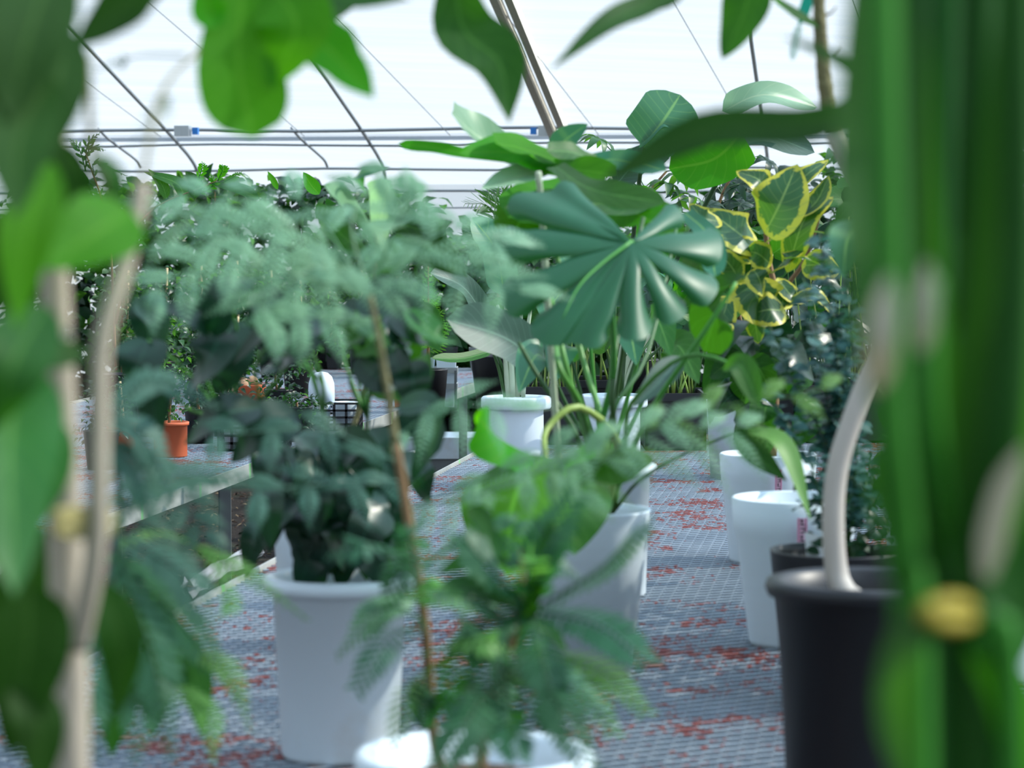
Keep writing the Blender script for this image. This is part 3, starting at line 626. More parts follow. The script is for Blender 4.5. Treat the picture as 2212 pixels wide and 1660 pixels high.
strel('bird-of-paradise plant with pale stalks in the lipped white pot behind the central monstera', 1325, 9.3,
      [(1335, 1400, 690, 16, 0), (1342, 1420, 700, 14, 0), (1330, 1370, 640, 14, 0), (1350, 1460, 720, 10, 0), (1320, 1330, 660, 12, 0), (1345, 1440, 690, 10, .1)],
      [([(1455, 270, 8.2), (1425, 270, 8.2), (1380, 320, 8.2)], 20, 'str', {}),
       ([(1390, 318, 8.2), (1430, 265, 8.2), (1470, 205, 8.25)], 130, 'str', dict(fold=.12, roll=-.2)),
       ([(1602, 290, 8.2), (1540, 345, 8.2), (1445, 365, 8.2)], 150, 'lit', dict(fold=.15)),
       ([(1560, 240, 8.2), (1650, 205, 8.2), (1765, 232, 8.3)], 62, 'pale', dict(fold=.3, wave=.03)),
       ([(1330, 400, 8.4), (1380, 350, 8.4), (1450, 330, 8.4)], 70, 'gry', dict(fold=.2)),
       ([(1560, 310, 8.3), (1640, 290, 8.3), (1760, 330, 8.3)], 70, 'gry', dict(fold=.25)),
       ([(1480, 620, 9.2), (1500, 540, 9.2), (1560, 480, 9.3)], 90, 'mid', dict(fold=.25)),
       ([(1440, 560, 9.3), (1400, 480, 9.3), (1390, 400, 9.3)], 80, 'lit', dict(fold=.25))])
o = [x for x in COL.objects if x.name.startswith('potted_strelitzia')][-1]
stem(o, [(1350, 858, 9.3), (1420, 650, 9.0), (1530, 430, 8.4), (1600, 300, 8.2)], 13, G['stmd'], 9, name='stalk')
stem(o, [(1340, 858, 9.3), (1360, 600, 8.8), (1380, 400, 8.3), (1392, 318, 8.2)], 12, G['stmd'], 8, name='stalk')

# ================================================================== right row of pots
def tagcard(pot_o, px, py0, py1, w, d, strokes=5):
    """pink printed card stuck on the pot, with lettering strokes"""
    mb = MB(); a, b, c = P(px, py0, d), P(px, py1, d), P(px + w, py0, d)
    mb.box(b, c - a, (a - b), Vector((0, 0.0015, 0))); o = mb.build('pot_label', pink, pot_o, smooth=False)
    mb = MB(); hgt = (a - b).length; wd = (c - a).length
    mb.box(b + Vector((wd * .1, -0.001, 0)), Vector((wd * .06, 0, 0)), Vector((0, 0, hgt)), Vector((0, 0.0008, 0))); mb.box(b + Vector((wd * .84, -0.001, 0)), Vector((wd * .06, 0, 0)), Vector((0, 0, hgt)), Vector((0, 0.0008, 0)))
    mb.build('label_border', pinkd, pot_o, smooth=False)
    mb = MB(); s = hgt / strokes
    for k in range(strokes):
        z = b + Vector((wd * .3, -0.001, k * s + s * .12))
        mb.box(z, Vector((wd * .45, 0, 0)), Vector((0, 0, s * .13)), Vector((0, 0.0008, 0))); mb.box(z + Vector((wd * (.1 + .25 * (k % 2)), 0, 0)), Vector((wd * .1, 0, 0)), Vector((0, 0, s * .75)), Vector((0, 0.0008, 0)))
        mb.box(z + Vector((0, 0, s * .5)), Vector((wd * .3, 0, 0)), Vector((0, 0, s * .13)), Vector((0, 0.0008, 0)))
    mb.build('label_lettering', ink, pot_o, smooth=False)

# far white cylinder pot with a shrub of broad dark leaves
r = thing('potted_rubber_plant', 'dark broad-leaved rubber plant in the farthest white pot of the right-hand row', 'plant', base_at(1605, 9.57))
pot(r, 0.29, 0.135, 0.118, 'plain', white)
stem(r, [(1605, 870, 9.57), (1600, 700, 9.5), (1560, 560, 9.5)], 12, bark_b, 8)
for b, t, w in [((1590, 800), (1535, 870), 70), ((1600, 760), (1540, 800), 60), ((1590, 700), (1500, 740), 90), ((1570, 640), (1490, 690), 80), ((1600, 760), (1650, 820), 70), ((1580, 680), (1640, 640), 80), ((1560, 600), (1500, 560), 90), ((1565, 560), (1600, 470), 90), ((1590, 720), (1660, 740), 90), ((1590, 820), (1570, 880), 60)]:
    leaf(r, [(*b, 9.5), ((b[0] + t[0]) / 2, (b[1] + t[1]) / 2 - 12, 9.42), (*t, 9.4)], w, G['deep' if w > 75 else 'dark'], 'ovate', fold=.2)

# variegated rubber fig
d = 7.08
r = thing('potted_variegated_fig', 'yellow-edged variegated rubber fig in the tall white pot with a pink card', 'plant', base_at(1662, d))
po = pot(r, 0.30, 0.136, 0.105, 'step', whited); tagcard(po, 1674, 1015, 1072, 15, 6.925, 6)
stem(r, [(1668, 985, d), (1675, 860, d), (1690, 700, 7.1), (1660, 560, 7.1), (1650, 430, 7.05)], 20, bark_b, 9, n=10)
stem(r, [(1690, 700, 7.1), (1640, 650, 7.05), (1590, 600, 7.0)], 12, bark_b, 7); stem(r, [(1680, 640, 7.1), (1740, 560, 7.05), (1775, 450, 7.0)], 11, bark_b, 6)
for b, m_, t, w, ro in [((1652, 505), (1685, 440), (1722, 355), 138, 0.1), ((1640, 540), (1590, 500), (1526, 452), 108, -.1), ((1655, 525), (1715, 500), (1790, 505), 48, .9), ((1700, 590), (1740, 470), (1800, 425), 82, .3),
                        ((1618, 600), (1640, 650), (1664, 700), 122, 0.1), ((1600, 610), (1575, 570), (1545, 545), 60, .8), ((1672, 590), (1700, 560), (1740, 535), 60, .5), ((1680, 600), (1710, 640), (1740, 660), 50, .3),
                        ((1590, 640), (1560, 670), (1545, 710), 70, -.2), ((1700, 620), (1690, 660), (1700, 690), 40, .2), ((1640, 560), (1600, 555), (1560, 580), 34, 1.0), ((1560, 560), (1520, 545), (1480, 575), 70, .5), ((1575, 640), (1560, 700), (1580, 700), 60, 0),
                        ((1690, 560), (1740, 560), (1800, 590), 50, .8), ((1700, 480), (1760, 440), (1790, 380), 70, .5), ((1710, 420), (1740, 380), (1790, 345), 50, .2), ((1650, 430), (1640, 390), (1590, 370), 70, -.2), ((1690, 660), (1760, 640), (1810, 690), 60, .4),
                        ((1600, 720), (1550, 720), (1500, 750), 60, .6), ((1620, 760), (1560, 780), (1520, 850), 80, 0), ((1640, 760), (1690, 790), (1700, 850), 80, 0), ((1560, 480), (1520, 470), (1490, 440), 50, .2)]:
    dd = 6.7 + RND.uniform(-.1, .15); nm = G['var'] if t[1] < 720 else G['deep']
    leaf(r, [(*b, dd), (*m_, dd - .05), (*t, dd)], w, nm, 'ovate', nl=14, nw=8, fold=.14, roll=ro, wave=.015)

for k in range(7):
    bx, by = RND.uniform(1620, 1740), RND.uniform(540, 690); a = RND.uniform(0, 6.28); L = RND.uniform(70, 120); dd = RND.uniform(6.65, 6.95)
    leaf(r, [(bx, by, dd), (bx + L * .5 * math.cos(a), by + L * .4 * math.sin(a) - 8, dd - .05), (bx + L * math.cos(a), by + L * .75 * math.sin(a), dd)], RND.uniform(45, 80), G['var'], 'ovate', nl=12, nw=8, fold=.14, roll=RND.uniform(-.9, .9))
for k in range(34):
    bx, by = RND.uniform(1560, 1800), RND.uniform(690, 900); a = RND.uniform(-1.6, 1.6); L = RND.uniform(80, 120); dd = RND.uniform(6.6, 7.1)
    leaf(r, [(bx, by, dd), (bx + L * .5 * math.sin(a), by + L * .2, dd - .05), (bx + L * math.sin(a), by + L * .8 * abs(math.cos(a)) + 20, dd)], RND.uniform(55, 85), G['deep' if k % 2 else 'dark'], 'ovate', nl=8, fold=.18, roll=RND.uniform(-.6, .6))
# empty looking white pot with a cut stump
r = thing('potted_stump', 'tapered white pot with ribbed sides and a cut brown stub inside', 'plant', base_at(1720, 5.63))
po = pot(r, 0.325, 0.14, 0.098, 'step', whited); tagcard(po, 1722, 1120, 1172, 22, 5.47, 3)
stem(r, [(1700, 1130, 5.63), (1694, 1096, 5.63)], 17, bark_b, 15, name='stump')

# eucalyptus in black pot
d = 4.9
r = thing('potted_eucalyptus', 'small-leaved blue-green eucalyptus in the lower black pot behind the front black pot', 'plant', base_at(1815, d))
pot(r, 0.295, 0.131, 0.1, 'plain', black)
mb = MB(); mb.box(P(1742, 1205, 4.84), P(1796, 1218, 4.84) - P(1742, 1205, 4.84), P(1738, 1150, 4.84) - P(1742, 1205, 4.84), Vector((0, 0.0012, 0))); mb.build('plant_tag', cardw, r, smooth=False)
ups = [(1790, 560), (1735, 600), (1660, 700), (1760, 720), (1690, 780), (1830, 640), (1880, 980), (1760, 980), (1900, 1060), (1720, 1080), (1930, 1110), (1640, 820), (1810, 760), (1770, 500)]
small = []
for i, (tx, ty) in enumerate(ups):
    bx = 1815 + RND.uniform(-30, 30); pts = [(bx, 1195, d), (bx * .6 + tx * .4 + 20, 1195 * .5 + ty * .5, d + RND.uniform(-.1, .1)), (tx, ty, d + RND.uniform(-.15, .1))]
    stem(r, pts, 5, G['stmd'], 2.5, n=5, name='twig'); c = catmull(PX(pts), 60)
    n_ = int((1195 - ty) / 14)
    for k in range(4, n_):
        q = c[min(59, int(k * 60 / n_))]; a = k * 2.4 + i
        for sg in (0, math.pi):
            dr = Vector((math.cos(a + sg), math.sin(a + sg), RND.uniform(-.2, .35))); s = RND.uniform(.025, .037)
            small.append(orient(q, dr, Vector((0, 0, 1)) + Vector((RND.uniform(-.7, .7), RND.uniform(-.9, .3), 0)), s))
RND.shuffle(small); me = unit_leaf('round', 0.85, G['euc'], .1, .05)
for m_ in small[:170]: put(r, me, m_)
foliage(r, small[170:], 'round', 0.85, G['euc'], droop=.1)
low = []
for i in range(110):
    q = P(RND.gauss(1850, 58), RND.uniform(1040, 1215), d + RND.uniform(-.1, .12)); low.append(orient(q, Vector((RND.uniform(-1, 1), RND.uniform(-1, .3), RND.uniform(-.5, .6))), Vector((RND.uniform(-.5, .5), -.6, .8)), RND.uniform(.02, .034)))
foliage(r, low, 'round', 0.75, G['fard'], name='lower_foliage')

# front black pot with the curved pale trunk
d = 3.92
r = thing('potted_curved_tree', 'big black pot at the front with a bare curving pale trunk', 'plant', base_at(1872, d))
pot(r, 0.375, 0.152, 0.112, 'roll', black, n=56)
stem(r, [(1835, 1296, d - .02), (1808, 1240, d), (1800, 1120, d), (1812, 1000, d), (1858, 860, d), (1905, 740, d), (1915, 640, d), (1890, 500, d), (1838, 380, d), (1800, 290, d)], 52, bark_w, 36, name='trunk', n=14, k=60)
stem(r, [(1800, 290, d), (1785, 210, d), (1775, 110, d), (1766, -60, d), (1758, -360, d), (1735, -620, d)], 34, bark_g, 22, name='upper_trunk', n=12, k=40, bumps=.18, seed=3)
stem(r, [(1815, 1262, d), (1845, 1275, d - .02), (1868, 1288, d - .02)], 26, bark_w, 10, name='root')
stem(r, [(1778, 35, d), (1795, 28, d), (1806, 14, d)], 7, bark_g, 3, name='twig'); stem(r, [(1800, 120, d), (1815, 100, d)], 5, bark_g, 2, name='twig')
for pts, w, mt in [([(1775, 60, d), (1680, 10, d - .1), (1640, -60, d - .2)], 60, 'deep'), ([(1880, 480, d), (1830, 510, d - .2), (1820, 600, d - .25)], 80, 'mon'), ([(1840, 390, d), (1880, 430, d), (1890, 520, d)], 70, 'mid')]:
    leaf(r, pts, w, G[mt], 'ovate', fold=.2)
for k in range(26):
    a = k * 2.4; y0 = -170 - k * 18; L = RND.uniform(150, 240)
    leaf(r, [(1755, y0, d), (1755 + L * .5 * math.cos(a), y0 - 30, d + .12 * math.sin(a)), (1755 + L * math.cos(a), min(-60, y0 + RND.uniform(10, 90)), d + .25 * math.sin(a))], RND.uniform(70, 110), G['deep'], 'ovate', fold=.2)
# teal tie and cloudy label hanging beside the trunk
t_ = thing('plant_tag', 'teal plastic tie with a cloudy label hanging beside the upper trunk', 'tag', P(1740, 0, 3.95))
mb = MB(); strip(mb, PX([(1754, -30, 3.95), (1742, 10, 3.95), (1726, 56, 3.95)]), 26 * 3.95 / F, 'strap', fold=0); mb.build('tie', teal, t_)
mb = MB(); strip(mb, PX([(1728, 52, 3.95), (1718, 90, 3.95), (1711, 132, 3.95)]), 18 * 3.95 / F, 'oblong', fold=.1); mb.build('label_sleeve', clearp, t_)

# more pots glimpsed behind the right-hand stems
for px, dd, lab in ((2040, 6.0, 'white pot glimpsed between the black pots and the tall blurred green canes'), (2130, 5.2, 'white pot behind the tall blurred green canes, at the bench edge')):
    r = thing('potted_shrub', lab, 'plant', base_at(px, dd)); pot(r, 0.36, 0.15, 0.11, 'step', whited)
    stem(r, [(px, 1100, dd), (px + 8, 800, dd), (px - 10, 500, dd)], 9, bark_b, 5)
    it = [orient(P(px + RND.gauss(0, 90), RND.uniform(250, 1060), dd + RND.uniform(-.2, .3)), Vector((RND.uniform(-1, 1), RND.uniform(-1, 1), RND.uniform(-.6, .5))), Vector((RND.uniform(-.6, .6), -.5, .8)), RND.uniform(.05, .085)) for _ in range(300)]
    me = unit_leaf('ovate', .55, G['mid'])
    for m_ in it[:110]: put(r, me, m_)
    foliage(r, it[110:], 'ovate', .55, G['deep'])
st_ = thing('yellow_stick', 'thin yellow plant stick standing in front of the white pot behind the canes', 'stick', onz(2072, 1400, BZ) if False else base_at(2073, 4.75))
mb = MB(); tube(mb, [P(2073, 516 + 4950 / 4.75, 4.75), P(2074, 1240, 4.75), P(2078, 1090, 4.75)], .004, n=6); mb.build('rod', yellow, st_)

# ================================================================== far end of the bench
def planter(label, px, d, w, dep, h):
    r = thing('black_planter', label, 'planter', base_at(px, d)); c = parent_world(r)
    mb = MB(); t = .012
    for s in ((-1, 0), (1, 0), (0, -1), (0, 1)):
        if s[0]: mb.cbox(c + Vector((s[0] * (w / 2 - t / 2), 0, 0)), t, dep, h)
        else: mb.cbox(c + Vector((0, s[1] * (dep / 2 - t / 2), 0)), w, t, h)
    mb.cbox(c, w, dep, .01); b = mb.build('box', blackd, r, smooth=False)
    for s_ in (-1, 1):
        mb = MB(); mb.cbox(c + Vector((0, s_ * (dep / 2 + .004), h - .03)), w + .02, .012, .034); mb.build('rim', blackd, b, smooth=False)
    mb = MB(); mb.cbox(c + Vector((0, 0, .01)), w - 2 * t, dep - 2 * t, h - .04); mb.build('soil', soil, b, smooth=False)
    return r
def reedy(r, px, d, y0, spread, n, top, mats, lw=(40, 80), ll=(80, 150)):
    """upright stalks each ending in one broad leaf"""
    for i in range(n):
        bx = px + RND.uniform(-spread, spread); tx = bx + RND.uniform(-50, 50); ty = RND.uniform(*top); dd = d + RND.uniform(-.15, .15)
        stem(r, [(bx, y0, dd), ((bx + tx) / 2, (y0 + ty) / 2, dd), (tx, ty, dd)], 5, G['stmy' if i % 3 else 'stmd'], 3, n=5, name='stalk')
        a = RND.uniform(-1.4, 1.4); L = RND.uniform(*ll)
        leaf(r, [(tx, ty, dd), (tx + L * .5 * math.sin(a), ty - L * .3 * math.cos(a) - 6, dd - .05), (tx + L * math.sin(a), ty - L * .45 * math.cos(a) + 14, dd - .1)], RND.uniform(*lw), G[RND.choice(mats)], 'heart', nl=8, fold=.2, roll=RND.uniform(-.6, .6))
r = planter('long black planter of broad-leaved canes behind the right-hand white pots', 1455, 11.0, .26, .4, .24); reedy(r, 1450, 11, 850, 55, 26, (580, 800), ['mid', 'gry', 'str', 'lit'])
r = planter('black planter of anthurium stalks behind the central monstera', 1190, 11.3, .24, .4, .25); reedy(r, 1190, 11.3, 840, 55, 22, (600, 780), ['mid', 'gry', 'deep'])
r = planter('black planter of reedy plants between the two lipped pots', 1300, 11.8, .24, .4, .25); reedy(r, 1300, 11.8, 820, 55, 22, (560, 760), ['mid', 'deep', 'dark'])
r = planter('black planter at the far right behind the variegated fig', 1620, 12.0, .4, .4, .25); reedy(r, 1640, 12, 810, 90, 22, (520, 740), ['mid', 'deep', 'dark'])
r = planter('black planter in the shade behind the curved trunk', 1830, 11.4, .4, .4, .25); reedy(r, 1840, 11.4, 820, 110, 26, (420, 760), ['mid', 'deep', 'dark'])

# schefflera against the white wall
def palmate(r, q, s, mat, k=8, tilt=None):
    me = unit_leaf('lance', .34, mat, .28); up = Vector(tilt or (RND.uniform(-.6, .6), RND.uniform(-.7, .2), .9)).normalized(); x = up.cross(Vector((.3, 1, .2))).normalized(); y = up.cross(x)
    for i in range(k):
        a = 2 * math.pi * i / k + RND.uniform(-.15, .15); put(r, me, orient(q, x * math.cos(a) + y * math.sin(a) - up * .25, up, s * RND.uniform(.8, 1.1)))
def schefflera(label, px, d, trunk, tips, mat, s):
    r = thing('umbrella_tree', label, 'plant', base_at(px, d)); pot(r, .3, .13, .1, 'plain', black, n=28)
    stem(r, [(px, 516 + .62 * F / d, d)] + [(x, y, d) for x, y in trunk], 9, bark_b, 5)
    for (x, y) in tips:
        b = min(trunk, key=lambda q: (q[0] - x) ** 2 + (q[1] - y - 40) ** 2); dd = d + RND.uniform(-.3, .3)
        stem(r, [(b[0], b[1], d), ((b[0] + x) / 2, (b[1] + y) / 2 - 6, dd), (x, y, dd)], 3, G['stmd'], 2, n=4, name='petiole', k=4)
        palmate(r, P(x, y, dd), s, mat, RND.choice((7, 8)))
schefflera('umbrella tree with glossy finger leaves against the white film wall', 1370, 12.6, [(1375, 640), (1388, 480), (1400, 420), (1440, 370)],
           [(1320, 345), (1290, 355), (1330, 380), (1295, 300), (1345, 330), (1440, 395), (1460, 440), (1425, 460), (1490, 420), (1475, 380), (1400, 470), (1365, 450), (1500, 470), (1350, 410), (1450, 490)], G['far'], .13)
schefflera('dense dark umbrella tree behind the variegated fig', 1580, 13.3, [(1560, 600), (1550, 480), (1560, 420), (1600, 350)],
           [(RND.uniform(1470, 1690), RND.uniform(330, 520)) for _ in range(26)], G['fard'], .125)
# tiny bud tip over the umbrella tree
# ------------------------------------------------------------------ palm, conifer and shrubs at the far end
r = thing('potted_palm', 'feathery palm seen against the white wall beside the pale stake', 'plant', base_at(1075, 13.0)); pot(r, .3, .14, .1, 'plain', black, n=28)
stem(r, [(1075, 770, 13), (1080, 600, 13), (1085, 540, 13)], 12, bark_b, 8)
for pts in [[(1085, 540, 13), (1060, 450, 12.9), (1005, 440, 12.8)], [(1085, 540, 13), (1075, 430, 13), (1050, 420, 12.9)], [(1085, 540, 13), (1050, 500, 12.9), (1010, 520, 12.8)], [(1085, 540, 13), (1110, 440, 13), (1150, 430, 13)], [(1085, 540, 13), (1085, 430, 13.1), (1090, 400, 13.2)],
            [(1085, 540, 13), (1040, 520, 12.9), (990, 570, 12.8)], [(1085, 545, 13), (1130, 520, 13), (1180, 560, 13)]]:
    frond(r, pts, 60, G['far'], n=14, lw=.13, droop=.2, ang=48, stemw=3)
def conifer(label, px, d, y0, y1, w, mat, z=BZ):
    r = thing('potted_conifer', label, 'plant', base_at(px, d, z)); pot(r, .22, .1, .08, 'plain', black, n=24)
    stem(r, [(px, 516 + (CAMZ - z - .2) * F / d, d), (px, (y0 + y1) / 2, d), (px, y1, d)], 8, bark_b, 2)
    for i in range(70):
        f = (i + .5) / 70; y = y0 + (y1 - y0) * f; a = i * 2.4; L = w * (1 - f * .85) * RND.uniform(.7, 1.1)
        q = P(px, y, d); e = q + Vector((math.cos(a), math.sin(a), .5)) * (L * d / F)
        mb = MB(); feather(mb, [q, q.lerp(e, .5) + Vector((0, 0, -.01)), e], L * .45 * d / F, 7, .25, .2, 50, .001); mb.build('branch', mat, r)
conifer('bright yellow-green feathery conifer at the back of the mesh bench', 925, 13.2, 760, 575, 62, G['con'])

def shrub(name, label, px, d, z, ytop, ybot, wpx, n, nobj, leafpx, mats, potmat=None, stake=False, prof='ovate', asp=.5, group=None, poth=.2, potr=.085):
    r = thing(name, label, 'plant', base_at(px, d, z), group)
    if potmat is not None: pot(r, poth, potr, potr * (.86 if potmat is terra else .78), 'thin' if potmat is terra else 'plain', potmat, n=28)
    yb = 516 + (CAMZ - z - (poth * .85 if potmat else 0)) * F / d
    stem(r, [(px, yb, d), (px + RND.uniform(-8, 8), (yb + ytop) / 2, d), (px + RND.uniform(-10, 10), ytop + 20, d)], 7, bark_b, 3, n=6)
    if stake: stem(r, [(px + 10, yb, d), (px + RND.uniform(0, 20), ytop - 6, d)], 6, wood, 5, n=6, name='stake')
    it = []
    for i in range(n):
        y = RND.uniform(ytop, ybot); f = (y - ytop) / max(1, ybot - ytop); ww = wpx * (.45 + .55 * math.sin(math.pi * min(1, .25 + f * .75)))
        q = P(px + RND.gauss(0, ww * .42), y, d + RND.gauss(0, wpx * .3 * d / F))
        it.append(orient(q, Vector((RND.uniform(-1, 1), RND.uniform(-1, 1), RND.uniform(-.7, .6))), Vector((RND.uniform(-.7, .7), RND.uniform(-.8, .3), .8)), leafpx * d / F * RND.uniform(.7, 1.3)))
    me = unit_leaf(prof, asp, G[mats[0]])
    for m_ in it[:nobj]: put(r, me, m_)
    if n > nobj: foliage(r, it[nobj:], prof, asp, G[mats[-1]])
    return r
# staked climbers on the mesh bench across the aisle
for i, (px, dd, yt, yb) in enumerate([(265, 13.0, 590, 760), (345, 14.5, 585, 770), (430, 15.5, 580, 780), (505, 16.0, 570, 760), (585, 16.5, 590, 770), (440, 12.6, 690, 840), (330, 11.6, 650, 850), (498, 14.1, 690, 850), (640, 14.6, 610, 800), (705, 17.6, 600, 780), (780, 17, 590, 770), (850, 16.5, 600, 760)]):
    shrub('staked_climber', ['small-leaved climber on a pale stake, near end of the bench across the aisle', 'second staked climber along, leaning on a pale cane', 'staked climber with two crossed canes behind the dark leaves', 'tallest staked climber with bright tips below the feathery fronds', 'staked climber beneath the drooping grey feathers', 'low staked climber in front of the taller row', 'low staked climber behind the terracotta pot', 'low staked climber beside the knobbly brown root',
                               'staked climber deep in shade behind the drooping dark leaves', 'staked climber at the back of the bench, mostly hidden', 'far staked climber behind the hanging brown stem', 'farthest staked climber next to the bright conifer'][i],
          px, dd, BZ, yt, yb, 78, 330, 60, 20, ['far', 'fard'] if i % 2 else ['far', 'far'], black, True, asp=.55)
# terracotta pots
shrub('potted_herb', 'terracotta pot with a bushy little herb, standing on the bench across the aisle', 365, 10.5, BZ, 790, 905, 60, 190, 60, 12, ['far', 'far'], terra, False, poth=.145, potr=.078)
shrub('potted_herb', 'smaller terracotta pot peeping out behind the pale forked trunk', 258, 10.7, BZ, 830, 925, 40, 90, 25, 12, ['far', 'fard'], terra, True, poth=.13, potr=.07)
# caudex plant
r = thing('caudex_plant', 'knobbly tan caudex root plant with a few small leaves, behind the dark leaves', 'plant', base_at(538, 13.2)); pot(r, .14, .085, .07, 'plain', terra, n=28)
mb = MB()
for (x, y, s) in [(528, 834, 17), (545, 824, 12), (516, 846, 16), (535, 846, 14), (520, 815, 7)]:
    c = P(x, y, 13.2); rr = s * 13.2 / F; lathe(mb, c - Vector((0, 0, rr)), [(rr * math.sin(math.pi * i / 8) + 1e-4, rr * (1 - math.cos(math.pi * i / 8))) for i in range(9)], 14)
mb.build('caudex', M_plain('tan_skin', srgb(186, 150, 118), .8, var=.2, vscale=40), r)
stem(r, [(522, 815, 13.2), (530, 775, 13.2), (560, 730, 13.2)], 5, bark_b, 2)
me = unit_leaf('ovate', .5, G['far'])
for i in range(16): put(r, me, orient(P(530 + i * 3 + RND.uniform(-16, 16), 780 - i * 5, 13.2), Vector((RND.uniform(-1, 1), -.5, RND.uniform(-.5, .4))), Vector((0, -.5, 1)), .05))
# black crate with white tubs, dome-shaped tub, square pots on trays
def crate(px, d, lab, lab2, grp):
    r = thing('black_crate', lab, 'crate', base_at(px, d)); c = parent_world(r)
    hw, hd, hh = .14, .14, .13
    for side, a, b in (('front', Vector((-hw, -hd, 0)), Vector((2 * hw, 0, 0))), ('back', Vector((-hw, hd, 0)), Vector((2 * hw, 0, 0))), ('left', Vector((-hw, -hd, 0)), Vector((0, 2 * hd, 0))), ('right', Vector((hw, -hd, 0)), Vector((0, 2 * hd, 0)))):
        mb = MB(); n_ = b.normalized(); th = Vector((0, .006, 0)) if side in ('front', 'back') else Vector((.006, 0, 0))
        for k in range(6): mb.box(c + a + b * (k / 5) - n_ * .006, n_ * .012, th, Vector((0, 0, hh)))
        for k in range(5): mb.box(c + a + Vector((0, 0, hh * k / 4 - .004)), b, th, Vector((0, 0, .010)))
        mb.build('lattice_side', black, r, smooth=False)
    mb = MB(); mb.box(c + Vector((-hw, -hd, 0)), Vector((2 * hw, 0, 0)), Vector((0, 2 * hd, 0)), Vector((0, 0, .006))); mb.build('crate_floor', black, r, smooth=False)
    for i, (dx, dy) in enumerate([(-.07, -.07), (.07, -.06), (-.06, .07), (.07, .07)]):
        mb = MB(); lathe(mb, c + Vector((dx, dy, .008)), pot_prof(.115, .058, .05, 'plain'), 24)
        tag(mb.build('white_tub', white), lab2, 'tub', grp)
crate(712, 12.0, 'open black lattice crate on the bench across the aisle, a domed tub on top', 'small white tub inside the black lattice crate below the domed tub', 'white tubs inside the far black crate')
crate(548, 10.9, 'black lattice crate nearer the lens, showing past the feathery fronds', 'small white tub inside the nearer black crate by the terracotta pots', 'white tubs inside the nearer black crate')
for px, dd, yt, yb, lab in ((300, 11.9, 770, 900, 'bushy herb in a black pot behind the smaller terracotta pot'), (430, 11.2, 800, 930, 'dense dark herb in a black pot beside the larger terracotta pot'), (486, 11.6, 810, 910, 'leafy herb in a black pot in front of the knobbly root'), (600, 12.6, 790, 900, 'spreading herb in a black pot between the two black crates'), (640, 11.3, 850, 940, 'low herb in a black pot in front of the farther black crate'), (215, 9.9, 830, 980, 'shaded herb in a black pot behind the forked trunk')):
    shrub('potted_herb', lab, px, dd, BZ, yt, yb, 74, 260, 45, 16, ['fard', 'fard'] if px % 4 else ['far', 'fard'], black, px == 300, poth=.15, potr=.07)
mb = MB(); cc = base_at(693, 11.95, BZ + .132 + .06); rr = .062
lathe(mb, cc, [(rr, -.06), (rr, 0), (rr * .97, .03), (rr * .8, .06), (rr * .5, .078), (.002, .085)], 28)
tag(mb.build('domed_tub', white), 'upturned white domed tub on top of the crate by the brown stem', 'tub')
tr = thing('pot_tray', 'grey carrier tray with square pots at the far mesh bench edge', 'tray', base_at(905, 13.6)); c = parent_world(tr)
mb = MB()
for z in (.10, .185):
    mb.box(c + Vector((-.16, -.08, z)), Vector((.36, 0, 0)), Vector((0, .006, 0)), Vector((0, 0, .03))); mb.box(c + Vector((-.16, .08, z)), Vector((.36, 0, 0)), Vector((0, .006, 0)), Vector((0, 0, .03)))
    mb.box(c + Vector((.2, -.08, z)), Vector((.006, 0, 0)), Vector((0, .166, 0)), Vector((0, 0, .03))); mb.box(c + Vector((-.16, -.08, z)), Vector((.006, 0, 0)), Vector((0, .166, 0)), Vector((0, 0, .03)))
mb.build('carrier_rim', steel, tr, smooth=False)
mb = MB()
for x in (-.155, .195):
    for y in (-.075, .075): mb.cbox(c + Vector((x, y, 0)), .012, .012, .2)
mb.build('carrier_post', steeld, tr, smooth=False)
def sqpot(c, s, h, mat, name, label, group=None):
    mb = MB(); a, b = s / 2, s * .38
    v = [(-b, -b, 0), (b, -b, 0), (b, b, 0), (-b, b, 0), (-a, -a, h), (a, -a, h), (a, a, h), (-a, a, h), (-a * .9, -a * .9, h), (a * .9, -a * .9, h), (a * .9, a * .9, h), (-a * .9, a * .9, h), (-a * .85, -a * .85, h * .85), (a * .85, -a * .85, h * .85), (a * .85, a * .85, h * .85), (-a * .85, a * .85, h * .85)]
    f = [(0, 3, 2, 1)] + [(i, (i + 1) % 4, 4 + (i + 1) % 4, 4 + i) for i in range(4)] + [(4 + i, 4 + (i + 1) % 4, 8 + (i + 1) % 4, 8 + i) for i in range(4)] + [(8 + i, 8 + (i + 1) % 4, 12 + (i + 1) % 4, 12 + i) for i in range(4)] + [(12, 13, 14, 15)]
    mb.add([c + Vector(q) for q in v], f); o = mb.build(name, mat, smooth=False); tag(o, label, 'pot', group); return o
for k, x in enumerate((-.09, .03, .145)):
    sqpot(c + Vector((x, 0, .002)), .105, .26 if k else .3, [terra, white, white][k], 'square_pot', ['square orange pot in the grey carrier', 'square white pot in the middle of the grey carrier', 'square white pot at the end of the grey carrier'][k])
for k in range(6):
    cc = UV(17.2, RV2 - .25 - .2 * k, BZ + .006)
    sqpot(cc, .12, .15, blackd if k % 2 else M_plain('grey_plastic_%s' % 'abcdef'[k], srgb(120, 128, 126), .5), 'square_pot', 'square dark pot in the row at the far end of the bench across the aisle', 'square pots at the far bench end')
